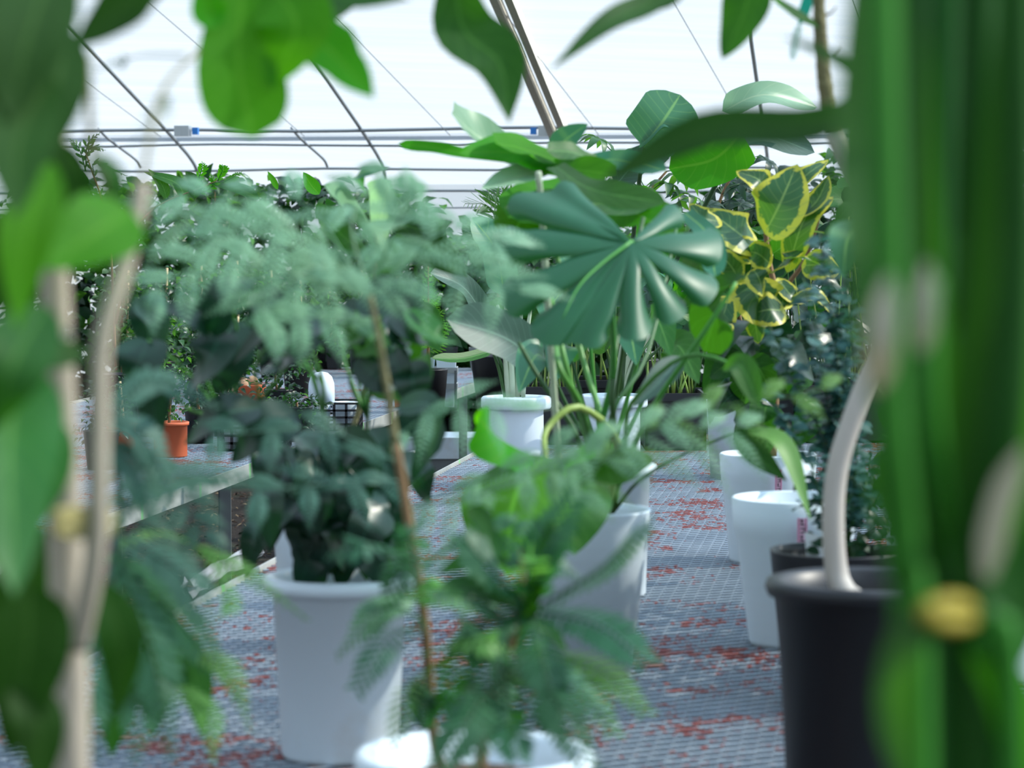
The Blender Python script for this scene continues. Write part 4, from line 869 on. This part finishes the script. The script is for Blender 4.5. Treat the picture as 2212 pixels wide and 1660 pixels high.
# white tray under the bench across the aisle, pale plank, hose
r = thing('storage_tub', 'shallow white tub on the ground under the bench across the aisle', 'tub', onz(960, 985, .0)); c0 = onz(940, 1005, 0.0)
c0 = P(960, 955, 16.6); c0.z = .18; r.location = (c0.x, c0.y, 0)
mb = MB(); a = [(-.30, -.25), (.30, -.25), (.30, .25), (-.30, .25)]
v = [c0 + Vector((x * .85, y * .85, -.0)) for x, y in a] + [c0 + Vector((x, y, .14)) for x, y in a] + [c0 + Vector((x * .95, y * .95, .14)) for x, y in a] + [c0 + Vector((x * .8, y * .8, .02)) for x, y in a]
mb.add(v, [(0, 3, 2, 1)] + [(i + o_, (i + 1) % 4 + o_, (i + 1) % 4 + o_ + 4, i + o_ + 4) for o_ in (0, 4, 8) for i in range(4)] + [(12, 13, 14, 15)]); mb.build('tub_body', white, r, smooth=False)
mb = MB(); mb.cbox((c0.x, c0.y, 0), .5, .4, .178); mb.build('block', steeld, r, smooth=False)
h = thing('blue_hose', 'bright blue hose end rising from the soil aisle beside the bench edge', 'hose', onz(905, 1200, 0)); hb = P(908, 1000, 10.4)
mb = MB(); tube(mb, [Vector((hb.x - .5, hb.y + .3, .015)), Vector((hb.x - .2, hb.y, .02)), Vector((hb.x + .03, hb.y, .15)), P(910, 1045, 10.4), P(900, 1010, 10.4), P(893, 990, 10.4)], .014, n=10, k=40); o = mb.build('hose', hosem, h)
mb = MB(); tube(mb, [P(893, 990, 10.4), P(889, 975, 10.4)], .017, n=10); mb.build('hose_connector', steel, h)
# litter on the soil of the aisle
for nm, mat_, n_, sd_ in (('wood_chips', M_plain('chip_brown', srgb(70, 52, 40), .9, var=.5, vscale=9), 5200, 5), ('dry_litter', M_plain('chip_pale', srgb(150, 128, 98), .9, var=.4, vscale=9), 700, 6)):
    rr = random.Random(sd_); mb = MB()
    for k in range(n_):
        c = UV(rr.uniform(5.8, 15.5), rr.uniform(RV2 - 1.7, LV + .6), .004 + rr.random() * .012); a = rr.uniform(0, 6.28); l, w = rr.uniform(.010, .03), rr.uniform(.004, .012)
        x = Vector((math.cos(a), math.sin(a), rr.uniform(-.5, .5))) * l; y = Vector((-math.sin(a), math.cos(a), rr.uniform(-.5, .5))) * w; z = Vector((0, 0, rr.uniform(.003, .009)))
        mb.add([c - x, c + y, c + x, c - y, c + z], [(0, 1, 4), (1, 2, 4), (2, 3, 4), (3, 0, 4)])
    mb.build(nm, mat_, floor, smooth=False, kind='stuff')
# torn plastic on the bench edge
def crumple(label, pts, w, seed):
    rr = random.Random(seed); mb = MB(); q = PX(pts); d = pts[0][2]; c = catmull(q, 10); T = tangents(c); v = []
    for i, p in enumerate(c):
        for j in range(7):
            u = j / 6 - .5; v.append(p + Vector((0, 0, 1)) * (u * w * d / F * (1 + .3 * rr.random())) + Vector((rr.uniform(-1, 1), rr.uniform(-1, 1), rr.uniform(-.6, .6))) * .008)
    mb.add(v, [(i * 7 + j, i * 7 + j + 1, (i + 1) * 7 + j + 1, (i + 1) * 7 + j) for i in range(10) for j in range(6)])
    return tag(mb.build('plastic_wrap', sheetm, smooth=False), label, 'plastic')
crumple('torn white plastic wrapped along the bench edge below the staked climbers', [(412, 1272, 6.9), (470, 1235, 7.1), (566, 1185, 7.6)], 40, 1)
crumple('small crumpled strip of clear plastic hanging at the bench edge by the forked trunk', [(350, 1330, 6.6), (380, 1300, 6.7), (400, 1275, 6.85)], 46, 2)

# greenery along the far wall, standing on the ground
names = ['bushy dark evergreen by the far wall at the start of the row', 'broad-leaved shrub by the far wall behind the climbers', 'tall loose shrub with bright tips by the far wall', 'rounded shrub against the far wall below the rails', 'dense shrub by the far wall behind the conifer', 'dark shrub with sparkling gaps behind the bird-of-paradise', 'leafy shrub by the far wall behind the palm',
         'deep green shrub by the far wall behind the planters', 'tall dark shrub by the far wall behind the umbrella trees', 'large shrub by the far wall behind the curved trunk', 'shadowy shrub by the far wall behind the green canes', 'last shrub of the far row, past the canes']
for i, px in enumerate([140, 300, 470, 650, 820, 990, 1130, 1290, 1470, 1680, 1880, 2100]):
    shrub('wall_shrub', names[i], px, 18.5 + RND.uniform(-.4, .6), 0, [395, 400, 385, 400, 420, 520, 520, 500, 470, 380, 330, 300][i], 900, 165, 1000, 60, 42, ['fard', 'far'] if i % 3 else ['far', 'fard'], black, False, asp=.5, poth=.3, potr=.16)
# sprays that stand up against the white wall
r = thing('spray_plant', 'slender plant whose leafy sprays stand against the wall rails at the start of the row', 'plant', base_at(250, 12.2)); pot(r, .25, .1, .08, 'plain', black, n=24)
stem(r, [(250, 800, 12.2), (235, 500, 12.2), (185, 330, 12.2)], 6, bark_b, 3); stem(r, [(250, 700, 12.2), (300, 480, 12.2), (470, 390, 12.2)], 6, bark_b, 2)
for pts in [[(185, 360, 12.2), (190, 310, 12.2), (215, 288, 12.2)], [(183, 340, 12.2), (200, 318, 12.2), (225, 325, 12.2)], [(240, 480, 12.2), (200, 355, 12.2), (272, 380, 12.2)], [(185, 370, 12.2), (170, 320, 12.2), (150, 300, 12.2)], [(420, 405, 12.2), (435, 370, 12.2), (438, 352, 12.2)], [(470, 392, 12.2), (480, 370, 12.2), (482, 358, 12.2)], [(480, 395, 12.2), (500, 385, 12.2), (522, 372, 12.2)], [(430, 420, 12.2), (460, 400, 12.2), (455, 380, 12.2)]]:
    frond(r, pts, 17, G['lit' if pts[0][0] > 400 else 'far'], n=7, lw=.55, droop=.2, ang=50, stemw=3, name='spray')
for pts, w, mt in [([(400, 430, 12.2), (380, 395, 12.2), (310, 372, 12.2)], 30, 'mid'), ([(420, 430, 12.2), (420, 395, 12.2), (400, 370, 12.2)], 34, 'deep'), ([(360, 430, 12.2), (350, 400, 12.2), (320, 365, 12.2)], 26, 'mid'), ([(600, 410, 12.2), (590, 390, 12.2), (578, 370, 12.2)], 14, 'lit'), ([(690, 420, 12.2), (672, 400, 12.2), (655, 372, 12.2)], 34, 'lit'), ([(560, 430, 12.2), (520, 410, 12.2), (450, 395, 12.2)], 30, 'deep')]:
    leaf(r, pts, w, G[mt], 'ovate', fold=.2)
# large pale round leaf plant left of the gap
r = thing('fiddle_leaf_fig', 'fig with big rounded leaves standing up behind the grey feathery fronds', 'plant', base_at(692, 5.6)); pot(r, .29, .11, .085, 'plain', white, n=32)
stem(r, [(695, 1110, 5.6), (800, 800, 5.6), (810, 560, 5.6), (815, 420, 5.6)], 13, bark_g, 7)
for b, m_, t, w, mt in [((815, 520), (830, 440), (845, 388), 120, 'pale'), ((800, 480), (850, 470), (905, 470), 90, 'mim'), ((790, 420), (770, 380), (845, 362), 40, 'mon'), ((830, 470), (880, 440), (905, 425), 40, 'mid'), ((810, 600), (900, 530), (1010, 600), 110, 'deep'), ((800, 560), (730, 500), (680, 440), 90, 'mid'),
                        ((800, 620), (720, 580), (640, 600), 100, 'deep'), ((805, 700), (900, 690), (950, 760), 100, 'mid'), ((820, 470), (930, 500), (980, 480), 70, 'deep'), ((800, 500), (740, 430), (700, 400), 70, 'mim')]:
    leaf(r, [(*b, 5.6), (*m_, 5.5), (*t, 5.45)], w, G[mt], 'ovate', nl=12, nw=6, fold=.15, wave=.02)

# ================================================================== foreground: feathery sapling in the front white pot
d = 3.1
r = thing('feathery_sapling', 'tall sapling of grey-green feathery fronds in the blurred white pot at the bottom centre', 'plant', base_at(1025, d))
pot(r, .272, .148, .115, 'roll', white, n=52)
stem(r, [(960, 1680, d), (935, 1580, 3.0), (918, 1350, 2.95), (882, 1120, 2.95), (855, 960, 2.95)], 24, bark_b, 19, name='trunk', n=10, k=30)
stem(r, [(856, 965, 2.95), (835, 830, 2.95), (818, 730, 2.95), (800, 640, 2.95)], 18, bark_g, 11, name='upper_trunk', n=10, k=20)
stem(r, [(1040, 1680, d), (1045, 1560, 2.85), (1085, 1440, 2.8), (1120, 1330, 2.8), (1130, 1180, 2.8)], 30, bark_b, 12, name='trunk', n=10, k=30)
H = (800, 640, 2.95)
for pts, pin, lf, mt, n in [
    ([H, (600, 520, 2.9), (310, 450, 2.85)], 150, 30, 'mim', 8), ([H, (640, 430, 3.0), (400, 420, 3.0)], 120, 28, 'mim', 7), ([H, (760, 480, 3.0), (830, 370, 3.1)], 110, 28, 'mim', 6),
    ([H, (920, 560, 2.9), (1120, 625, 2.8)], 130, 26, 'mim', 7), ([H, (960, 500, 3.0), (1080, 520, 3.0)], 120, 28, 'mim', 7), ([H, (700, 570, 2.8), (560, 660, 2.7)], 130, 30, 'mim', 7),
    ([H, (500, 560, 2.8), (340, 620, 2.75)], 100, 30, 'mim', 6), ([(810, 690, 2.95), (700, 680, 2.8), (600, 700, 2.75)], 100, 28, 'mim', 6),
    ([H, (640, 500, 2.75), (470, 510, 2.7)], 140, 30, 'mim', 7), ([H, (860, 480, 2.9), (900, 440, 2.9)], 110, 28, 'mim', 5)]:
    compound(r, pts, pin, lf, G[mt], n=n, m=12)
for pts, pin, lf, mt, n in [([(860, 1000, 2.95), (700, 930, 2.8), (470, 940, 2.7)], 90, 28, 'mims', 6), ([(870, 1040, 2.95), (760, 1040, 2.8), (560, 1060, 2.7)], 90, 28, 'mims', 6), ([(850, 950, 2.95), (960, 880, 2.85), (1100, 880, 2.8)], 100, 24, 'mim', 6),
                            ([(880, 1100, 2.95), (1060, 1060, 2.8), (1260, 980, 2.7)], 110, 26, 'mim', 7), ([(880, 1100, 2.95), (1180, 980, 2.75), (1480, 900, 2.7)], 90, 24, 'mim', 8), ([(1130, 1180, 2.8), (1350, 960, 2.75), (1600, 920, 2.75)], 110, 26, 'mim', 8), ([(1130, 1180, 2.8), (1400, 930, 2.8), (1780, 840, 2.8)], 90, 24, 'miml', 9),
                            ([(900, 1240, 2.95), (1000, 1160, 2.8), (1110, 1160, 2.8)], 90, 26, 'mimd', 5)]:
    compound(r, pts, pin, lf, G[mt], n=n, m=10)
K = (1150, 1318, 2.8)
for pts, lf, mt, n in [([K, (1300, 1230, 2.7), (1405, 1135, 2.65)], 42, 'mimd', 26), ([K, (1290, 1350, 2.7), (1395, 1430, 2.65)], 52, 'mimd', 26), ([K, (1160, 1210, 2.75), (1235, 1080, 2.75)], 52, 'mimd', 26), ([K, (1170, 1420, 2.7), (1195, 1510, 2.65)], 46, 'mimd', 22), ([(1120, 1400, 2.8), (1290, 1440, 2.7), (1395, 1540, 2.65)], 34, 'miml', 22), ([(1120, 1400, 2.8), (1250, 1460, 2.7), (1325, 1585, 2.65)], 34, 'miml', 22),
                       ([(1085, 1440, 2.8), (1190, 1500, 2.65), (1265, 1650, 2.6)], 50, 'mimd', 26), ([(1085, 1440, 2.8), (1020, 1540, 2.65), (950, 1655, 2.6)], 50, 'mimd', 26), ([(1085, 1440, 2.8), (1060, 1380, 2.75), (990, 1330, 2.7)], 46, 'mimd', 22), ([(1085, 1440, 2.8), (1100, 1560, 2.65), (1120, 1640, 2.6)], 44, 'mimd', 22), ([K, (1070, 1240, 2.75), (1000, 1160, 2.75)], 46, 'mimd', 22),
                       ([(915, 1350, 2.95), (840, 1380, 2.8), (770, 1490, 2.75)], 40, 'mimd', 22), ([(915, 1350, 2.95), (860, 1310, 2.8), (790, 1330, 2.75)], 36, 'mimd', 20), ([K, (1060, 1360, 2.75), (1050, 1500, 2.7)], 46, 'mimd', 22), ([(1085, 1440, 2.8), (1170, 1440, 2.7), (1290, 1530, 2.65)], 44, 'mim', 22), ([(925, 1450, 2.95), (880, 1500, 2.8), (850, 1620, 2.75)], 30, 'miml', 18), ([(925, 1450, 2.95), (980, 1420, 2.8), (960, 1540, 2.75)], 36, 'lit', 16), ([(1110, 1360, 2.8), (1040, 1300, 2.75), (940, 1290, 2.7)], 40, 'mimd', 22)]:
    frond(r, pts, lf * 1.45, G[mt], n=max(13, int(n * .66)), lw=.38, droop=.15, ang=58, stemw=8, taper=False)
for pts, w in [([K, (1010, 1270, 2.75), (930, 1300, 2.7)], 70), ([(1120, 1380, 2.8), (1180, 1200, 2.75), (1190, 1120, 2.75)], 50), ([(1085, 1440, 2.8), (1010, 1400, 2.8), (960, 1420, 2.8)], 60)]:
    leaf(r, pts, w, G['deep'], 'lance', fold=.2)

for k in range(18):
    f = k / 33; bx, by = ((1085 + RND.uniform(-20, 50), RND.uniform(1200, 1600)) if k % 3 else (905 + RND.uniform(-20, 20), RND.uniform(1150, 1600))); a = RND.uniform(0, 6.28); L = RND.uniform(150, 260); dd = RND.uniform(2.65, 2.95)
    ex, ey = bx + L * math.cos(a), by + L * .75 * math.sin(a) + 50
    frond(r, [(bx, by, 2.9), ((bx + ex) / 2, (by + ey) / 2 - 30, dd), (ex, ey, dd)], RND.uniform(48, 66), G[RND.choice(['mimd', 'mimd', 'mimd', 'mim', 'miml'])], n=14, lw=.42, droop=.2, ang=56, stemw=7)
for k in range(10):
    bx, by = 1090 + RND.uniform(-30, 40), RND.uniform(1150, 1500); a = RND.uniform(0, 6.28); L = RND.uniform(110, 170)
    leaf(r, [(bx, by, 2.9), (bx + L * .5 * math.cos(a), by + L * .4 * math.sin(a), 2.95), (bx + L * math.cos(a), by + L * .7 * math.sin(a) + 40, 2.95)], RND.uniform(50, 80), G['deep'], 'lance', fold=.2)
# second feathery plant low on the left
d = 2.75
r = thing('feathery_sapling', 'low feathery plant in the white pot at the foot of the forked trunk', 'plant', base_at(150, d)); pot(r, .29, .15, .115, 'roll', white, n=44)
stem(r, [(170, 1650, d), (230, 1400, 2.7), (260, 1150, 2.7), (240, 900, 2.7)], 14, G['stmd'], 7, name='trunk')
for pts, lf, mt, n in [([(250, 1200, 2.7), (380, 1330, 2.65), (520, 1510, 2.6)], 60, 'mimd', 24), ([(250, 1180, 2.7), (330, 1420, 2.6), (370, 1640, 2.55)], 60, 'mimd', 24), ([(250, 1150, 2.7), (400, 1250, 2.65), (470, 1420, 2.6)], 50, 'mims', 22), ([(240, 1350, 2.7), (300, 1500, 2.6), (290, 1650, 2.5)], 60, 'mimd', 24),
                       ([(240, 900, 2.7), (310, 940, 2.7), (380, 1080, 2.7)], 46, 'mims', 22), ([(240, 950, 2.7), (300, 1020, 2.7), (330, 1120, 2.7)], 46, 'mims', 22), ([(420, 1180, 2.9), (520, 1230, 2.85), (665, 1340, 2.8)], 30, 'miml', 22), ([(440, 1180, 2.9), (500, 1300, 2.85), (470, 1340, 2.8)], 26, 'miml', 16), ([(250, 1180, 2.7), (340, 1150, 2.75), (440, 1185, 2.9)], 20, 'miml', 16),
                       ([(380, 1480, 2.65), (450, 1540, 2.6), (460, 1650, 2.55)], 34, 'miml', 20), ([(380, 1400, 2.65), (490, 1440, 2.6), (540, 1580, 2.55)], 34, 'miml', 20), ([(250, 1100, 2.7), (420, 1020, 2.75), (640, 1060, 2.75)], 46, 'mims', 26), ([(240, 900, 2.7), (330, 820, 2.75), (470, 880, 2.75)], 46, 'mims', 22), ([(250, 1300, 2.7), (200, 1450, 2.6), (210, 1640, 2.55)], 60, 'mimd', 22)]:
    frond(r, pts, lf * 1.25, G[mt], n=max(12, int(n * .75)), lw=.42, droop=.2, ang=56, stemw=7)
for pts, pin, mt in [([(245, 960, 2.6), (360, 1030, 2.5), (440, 1150, 2.45)], 60, 'mims'), ([(245, 1000, 2.6), (290, 1120, 2.5), (400, 1240, 2.45)], 70, 'mims')]:
    compound(r, pts, pin, 26, G[mt], n=9, m=10)
for pts, w in [([(240, 1300, 2.7), (330, 1420, 2.8), (330, 1600, 2.8)], 130), ([(230, 1350, 2.7), (250, 1480, 2.8), (240, 1640, 2.8)], 120), ([(250, 1250, 2.7), (400, 1420, 2.8), (440, 1600, 2.8)], 110), ([(230, 1300, 2.7), (120, 1450, 2.8), (60, 1640, 2.8)], 130), ([(230, 1200, 2.7), (330, 1280, 2.8), (360, 1420, 2.8)], 100), ([(230, 1200, 2.7), (100, 1320, 2.8), (20, 1500, 2.8)], 140)]:
    leaf(r, pts, w, G['deep'], 'lance', fold=.2, roll=RND.uniform(-.4, .4))

# ================================================================== forked pale tree on the left
d = 1.833
r = thing('potted_forked_tree', 'pale forked trunk tied with twine, blurred at the left front, with large green leaves', 'tree', base_at(150, d)); 
stem(r, [(145, 2560, d), (150, 1660, d), (148, 1400, d), (140, 1100, d), (130, 850, d), (118, 590, d), (120, 300, d), (110, -40, d)], 96, bark, 50, name='trunk', n=16, k=60)
stem(r, [(165, 1400, 1.810), (205, 1200, 1.794), (215, 950, 1.794), (222, 740, 1.794), (275, 560, 1.810), (310, 400, 1.825)], 52, bark, 34, name='side_trunk', n=12, k=50)
stem(r, [(275, 560, 1.810), (250, 450, 1.810), (200, 330, 1.794), (190, 120, 1.794)], 22, bark_g, 14, name='branch'); stem(r, [(300, 430, 1.817), (350, 200, 1.950), (430, 110, 2.430)], 13, bark_g, 8, name='branch'); stem(r, [(430, 110, 2.430), (520, 40, 2.520), (700, -20, 2.565)], 14, bark_g, 10, name='branch')
mb = MB()
for k in range(5): tube(mb, [P(180 + 62 * math.cos(a), 1112 + k * 9 + 12 * math.sin(a), 1.79 + .02 * math.sin(a + 1.5)) for a in [i * math.pi / 8 for i in range(17)]], .0022, n=5, k=24)
mb.build('twine_tie', twine, r)
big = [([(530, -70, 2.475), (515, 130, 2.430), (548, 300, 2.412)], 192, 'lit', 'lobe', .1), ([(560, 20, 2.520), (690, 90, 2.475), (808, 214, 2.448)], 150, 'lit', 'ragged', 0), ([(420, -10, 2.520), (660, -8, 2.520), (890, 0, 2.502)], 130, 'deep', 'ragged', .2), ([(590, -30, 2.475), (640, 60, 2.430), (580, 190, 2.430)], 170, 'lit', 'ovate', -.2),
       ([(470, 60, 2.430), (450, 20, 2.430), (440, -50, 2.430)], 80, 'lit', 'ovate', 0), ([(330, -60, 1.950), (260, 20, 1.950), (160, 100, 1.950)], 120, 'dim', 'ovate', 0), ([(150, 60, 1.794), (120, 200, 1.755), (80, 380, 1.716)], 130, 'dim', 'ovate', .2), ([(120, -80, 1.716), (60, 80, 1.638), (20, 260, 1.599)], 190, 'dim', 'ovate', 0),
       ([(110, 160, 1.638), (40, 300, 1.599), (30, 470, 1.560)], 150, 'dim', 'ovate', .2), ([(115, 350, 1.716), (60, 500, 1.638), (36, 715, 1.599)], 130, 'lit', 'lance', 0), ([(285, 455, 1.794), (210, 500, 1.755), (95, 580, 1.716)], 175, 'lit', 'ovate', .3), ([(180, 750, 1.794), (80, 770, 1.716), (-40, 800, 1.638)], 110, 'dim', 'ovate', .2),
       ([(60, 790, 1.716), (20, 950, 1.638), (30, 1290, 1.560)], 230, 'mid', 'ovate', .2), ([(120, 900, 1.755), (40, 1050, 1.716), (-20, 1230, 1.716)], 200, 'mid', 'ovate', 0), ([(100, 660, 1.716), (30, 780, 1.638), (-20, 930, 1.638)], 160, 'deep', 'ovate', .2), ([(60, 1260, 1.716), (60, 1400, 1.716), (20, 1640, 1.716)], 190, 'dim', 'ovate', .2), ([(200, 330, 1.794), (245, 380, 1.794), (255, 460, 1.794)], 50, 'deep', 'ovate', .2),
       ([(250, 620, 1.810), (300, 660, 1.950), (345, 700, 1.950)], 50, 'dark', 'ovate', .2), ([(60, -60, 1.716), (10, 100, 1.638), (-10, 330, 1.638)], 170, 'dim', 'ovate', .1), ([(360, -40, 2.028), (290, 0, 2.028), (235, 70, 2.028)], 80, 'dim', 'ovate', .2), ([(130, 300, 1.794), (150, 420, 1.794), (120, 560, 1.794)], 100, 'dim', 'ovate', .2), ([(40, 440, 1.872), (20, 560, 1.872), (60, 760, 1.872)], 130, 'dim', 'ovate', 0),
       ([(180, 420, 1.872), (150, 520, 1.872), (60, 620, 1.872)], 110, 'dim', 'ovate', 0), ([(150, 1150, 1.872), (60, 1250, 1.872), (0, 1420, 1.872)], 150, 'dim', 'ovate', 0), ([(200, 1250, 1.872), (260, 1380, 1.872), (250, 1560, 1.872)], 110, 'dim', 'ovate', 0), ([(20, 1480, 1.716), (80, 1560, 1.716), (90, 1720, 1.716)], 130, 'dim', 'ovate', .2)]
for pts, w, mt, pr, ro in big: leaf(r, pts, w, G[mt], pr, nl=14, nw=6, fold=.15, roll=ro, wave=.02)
for pts in [[(350, 200, 1.950), (330, 260, 2.028), (270, 330, 2.430)], [(400, 120, 2.067), (300, 120, 2.430), (210, 150, 2.430)]]: frond(r, pts, 40, G['mimd'], n=16, lw=.3, stemw=6)
pot(r, .3, .14, .11, 'roll', black, n=36)

# overhanging tree at the top whose leaves hang into view
r = thing('overhanging_tree', 'tree whose long leaves hang into view along the top edge', 'tree', base_at(1150, 2.55)); r.location = base_at(2330, 2.9)
stem(r, [(2330, 1990, 2.9), (2340, 900, 2.9), (2300, 100, 2.9), (2200, -260, 2.95)], 60, bark, 40, name='trunk', n=12, k=40)
stem(r, [(2200, -260, 2.95), (1800, -240, 3.0), (1300, -180, 3.05), (900, -150, 3.1)], 36, bark_g, 14, name='branch', n=10, k=30)
pot(r, .3, .15, .115, 'roll', black, n=36)
for pts, w, mt, pr in [([(980, -90, 3.1), (1000, 60, 3.1), (1080, 140, 3.08), (1100, 268, 3.05)], 145, 'deep', 'lance'), ([(1560, -60, 2.9), (1400, 10, 2.85), (1300, 60, 2.8), (1190, 150, 2.75)], 66, 'deep', 'lance'), ([(1620, -70, 3.3), (1610, 20, 3.3), (1560, 128, 3.3)], 105, 'deep', 'ovate'), ([(900, -120, 3.1), (800, -60, 3.0), (690, 60, 2.9)], 110, 'deep', 'ragged'), ([(1480, -100, 2.9), (1440, -10, 2.9), (1380, 20, 2.9)], 70, 'deep', 'ovate')]:
    leaf(r, pts, w, G[mt], pr, nl=16, nw=6, fold=.2, wave=.03)
    b = pts[0]; stem(r, [(b[0] + 10, -200, 3.02), (b[0] + 4, b[1] - 30, (3.02 + b[2]) / 2), b], 8, G['stmd'], 5, name='petiole', n=6)

# ================================================================== very near canes at the right
d = 1.12
r = thing('green_cane_plant', 'clump of tall thick green canes and strap leaves, very blurred at the right front', 'plant', base_at(2060, 1.3))
r.location = (r.location.x, r.location.y, BZ)
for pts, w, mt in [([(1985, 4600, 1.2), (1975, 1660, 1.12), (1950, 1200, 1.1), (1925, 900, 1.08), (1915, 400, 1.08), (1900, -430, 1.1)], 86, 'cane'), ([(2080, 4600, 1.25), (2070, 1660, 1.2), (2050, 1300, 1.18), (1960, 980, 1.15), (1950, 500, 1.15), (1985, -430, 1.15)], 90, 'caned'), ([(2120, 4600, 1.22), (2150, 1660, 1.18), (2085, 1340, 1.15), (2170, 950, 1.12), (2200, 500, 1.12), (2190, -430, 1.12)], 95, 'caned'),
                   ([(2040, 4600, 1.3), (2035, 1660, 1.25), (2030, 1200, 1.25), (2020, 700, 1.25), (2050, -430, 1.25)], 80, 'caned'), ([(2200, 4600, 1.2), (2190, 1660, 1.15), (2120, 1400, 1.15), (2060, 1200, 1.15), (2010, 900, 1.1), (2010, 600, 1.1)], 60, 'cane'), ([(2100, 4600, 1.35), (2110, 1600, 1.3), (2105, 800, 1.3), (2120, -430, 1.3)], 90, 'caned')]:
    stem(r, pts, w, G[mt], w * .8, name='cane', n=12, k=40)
for pts, w, mt in [([(1895, 840, 1.06), (1905, 740, 1.05), (1922, 590, 1.06)], 62, 'dry'), ([(1990, 760, 1.08), (2000, 680, 1.08), (2005, 560, 1.09)], 46, 'dry'), ([(2130, 1250, 1.1), (2160, 1100, 1.1), (2215, 960, 1.1)], 60, 'dry'), ([(2150, 1200, 1.5), (2130, 600, 1.5), (2180, -460, 1.5)], 150, 'dim'), ([(2020, 900, 1.5), (2000, 500, 1.5), (1990, -460, 1.5)], 130, 'dim'), ([(2060, 1320, 1.4), (2170, 800, 1.45), (2110, -430, 1.5)], 140, 'deep'), ([(2150, 1500, 1.4), (2200, 1200, 1.45), (2190, 700, 1.5)], 120, 'deep'), ([(1990, 1300, 1.4), (1960, 1000, 1.45), (1930, 600, 1.5)], 90, 'deep'),
                   ([(1950, 1100, 1.12), (1880, 600, 1.15), (1850, 300, 1.2), (1880, -330, 1.25)], 90, 'mid'), ([(2060, 1300, 1.2), (2000, 700, 1.2), (1960, 200, 1.2), (1950, -460, 1.2)], 110, 'deep'), ([(2080, 1300, 1.15), (2120, 800, 1.15), (2180, 300, 1.15), (2230, -430, 1.15)], 120, 'dim'), ([(2090, 1320, 1.15), (2200, 900, 1.15), (2260, 500, 1.15)], 120, 'mid'),
                   ([(2060, 1320, 1.2), (2060, 700, 1.3), (2080, 200, 1.35), (2120, -460, 1.4)], 130, 'dim'), ([(1980, 1300, 1.1), (1930, 1500, 1.1), (1960, 1720, 1.1)], 80, 'mid'), ([(2090, 1350, 1.15), (2180, 1500, 1.15), (2240, 1720, 1.15)], 110, 'lit'), ([(2010, 300, 2.0), (1920, 215, 2.05), (1810, 130, 2.1), (1690, 78, 2.15)], 34, 'deep'),
                   ([(1900, 230, 2.0), (1740, 275, 2.05), (1520, 285, 2.1), (1300, 395, 2.1)], 104, 'dim'), ([(1960, 300, 1.9), (1890, 240, 1.95), (1815, 215, 2.0)], 110, 'dim'), ([(1960, 60, 1.7), (1900, 120, 1.75), (1870, 220, 1.8)], 100, 'dim'), ([(1990, 900, 1.1), (1900, 1000, 1.15), (1960, 1300, 1.15)], 60, 'mid'), ([(2080, 500, 1.3), (2010, 250, 1.3), (2020, -430, 1.3)], 120, 'dim'), ([(2160, 1000, 1.2), (2080, 700, 1.3), (2090, 350, 1.3)], 90, 'mid')]:
    leaf(r, pts, w, G[mt], 'strap', nl=16, nw=4, fold=.15)
for pts in ([(2060, 1320, 1.2), (2040, 700, 1.5), (1980, 330, 1.9), (1900, 230, 2.2)], [(2060, 1320, 1.2), (2050, 800, 1.5), (2030, 420, 1.85), (2010, 300, 2.0)], [(2060, 1320, 1.2), (2060, 900, 1.4), (2010, 500, 1.7), (1960, 300, 1.9)], [(2060, 1320, 1.2), (2060, 600, 1.4), (2020, 200, 1.6), (1960, 60, 1.7)]):
    stem(r, pts, 16, G['stmd'], 12, name='petiole')
mb = MB()
tube(mb, [P(2056 + 50 * math.cos(a), 1326 + 20 * math.sin(a), 1.12 + .03 * math.sin(a + 1.5)) for a in [i * math.pi / 8 for i in range(17)]], .0045, n=8, k=30); mb.build('cane_tie', G['tie'], r)
pot(r, .24, .11, .09, 'roll', black, n=32)
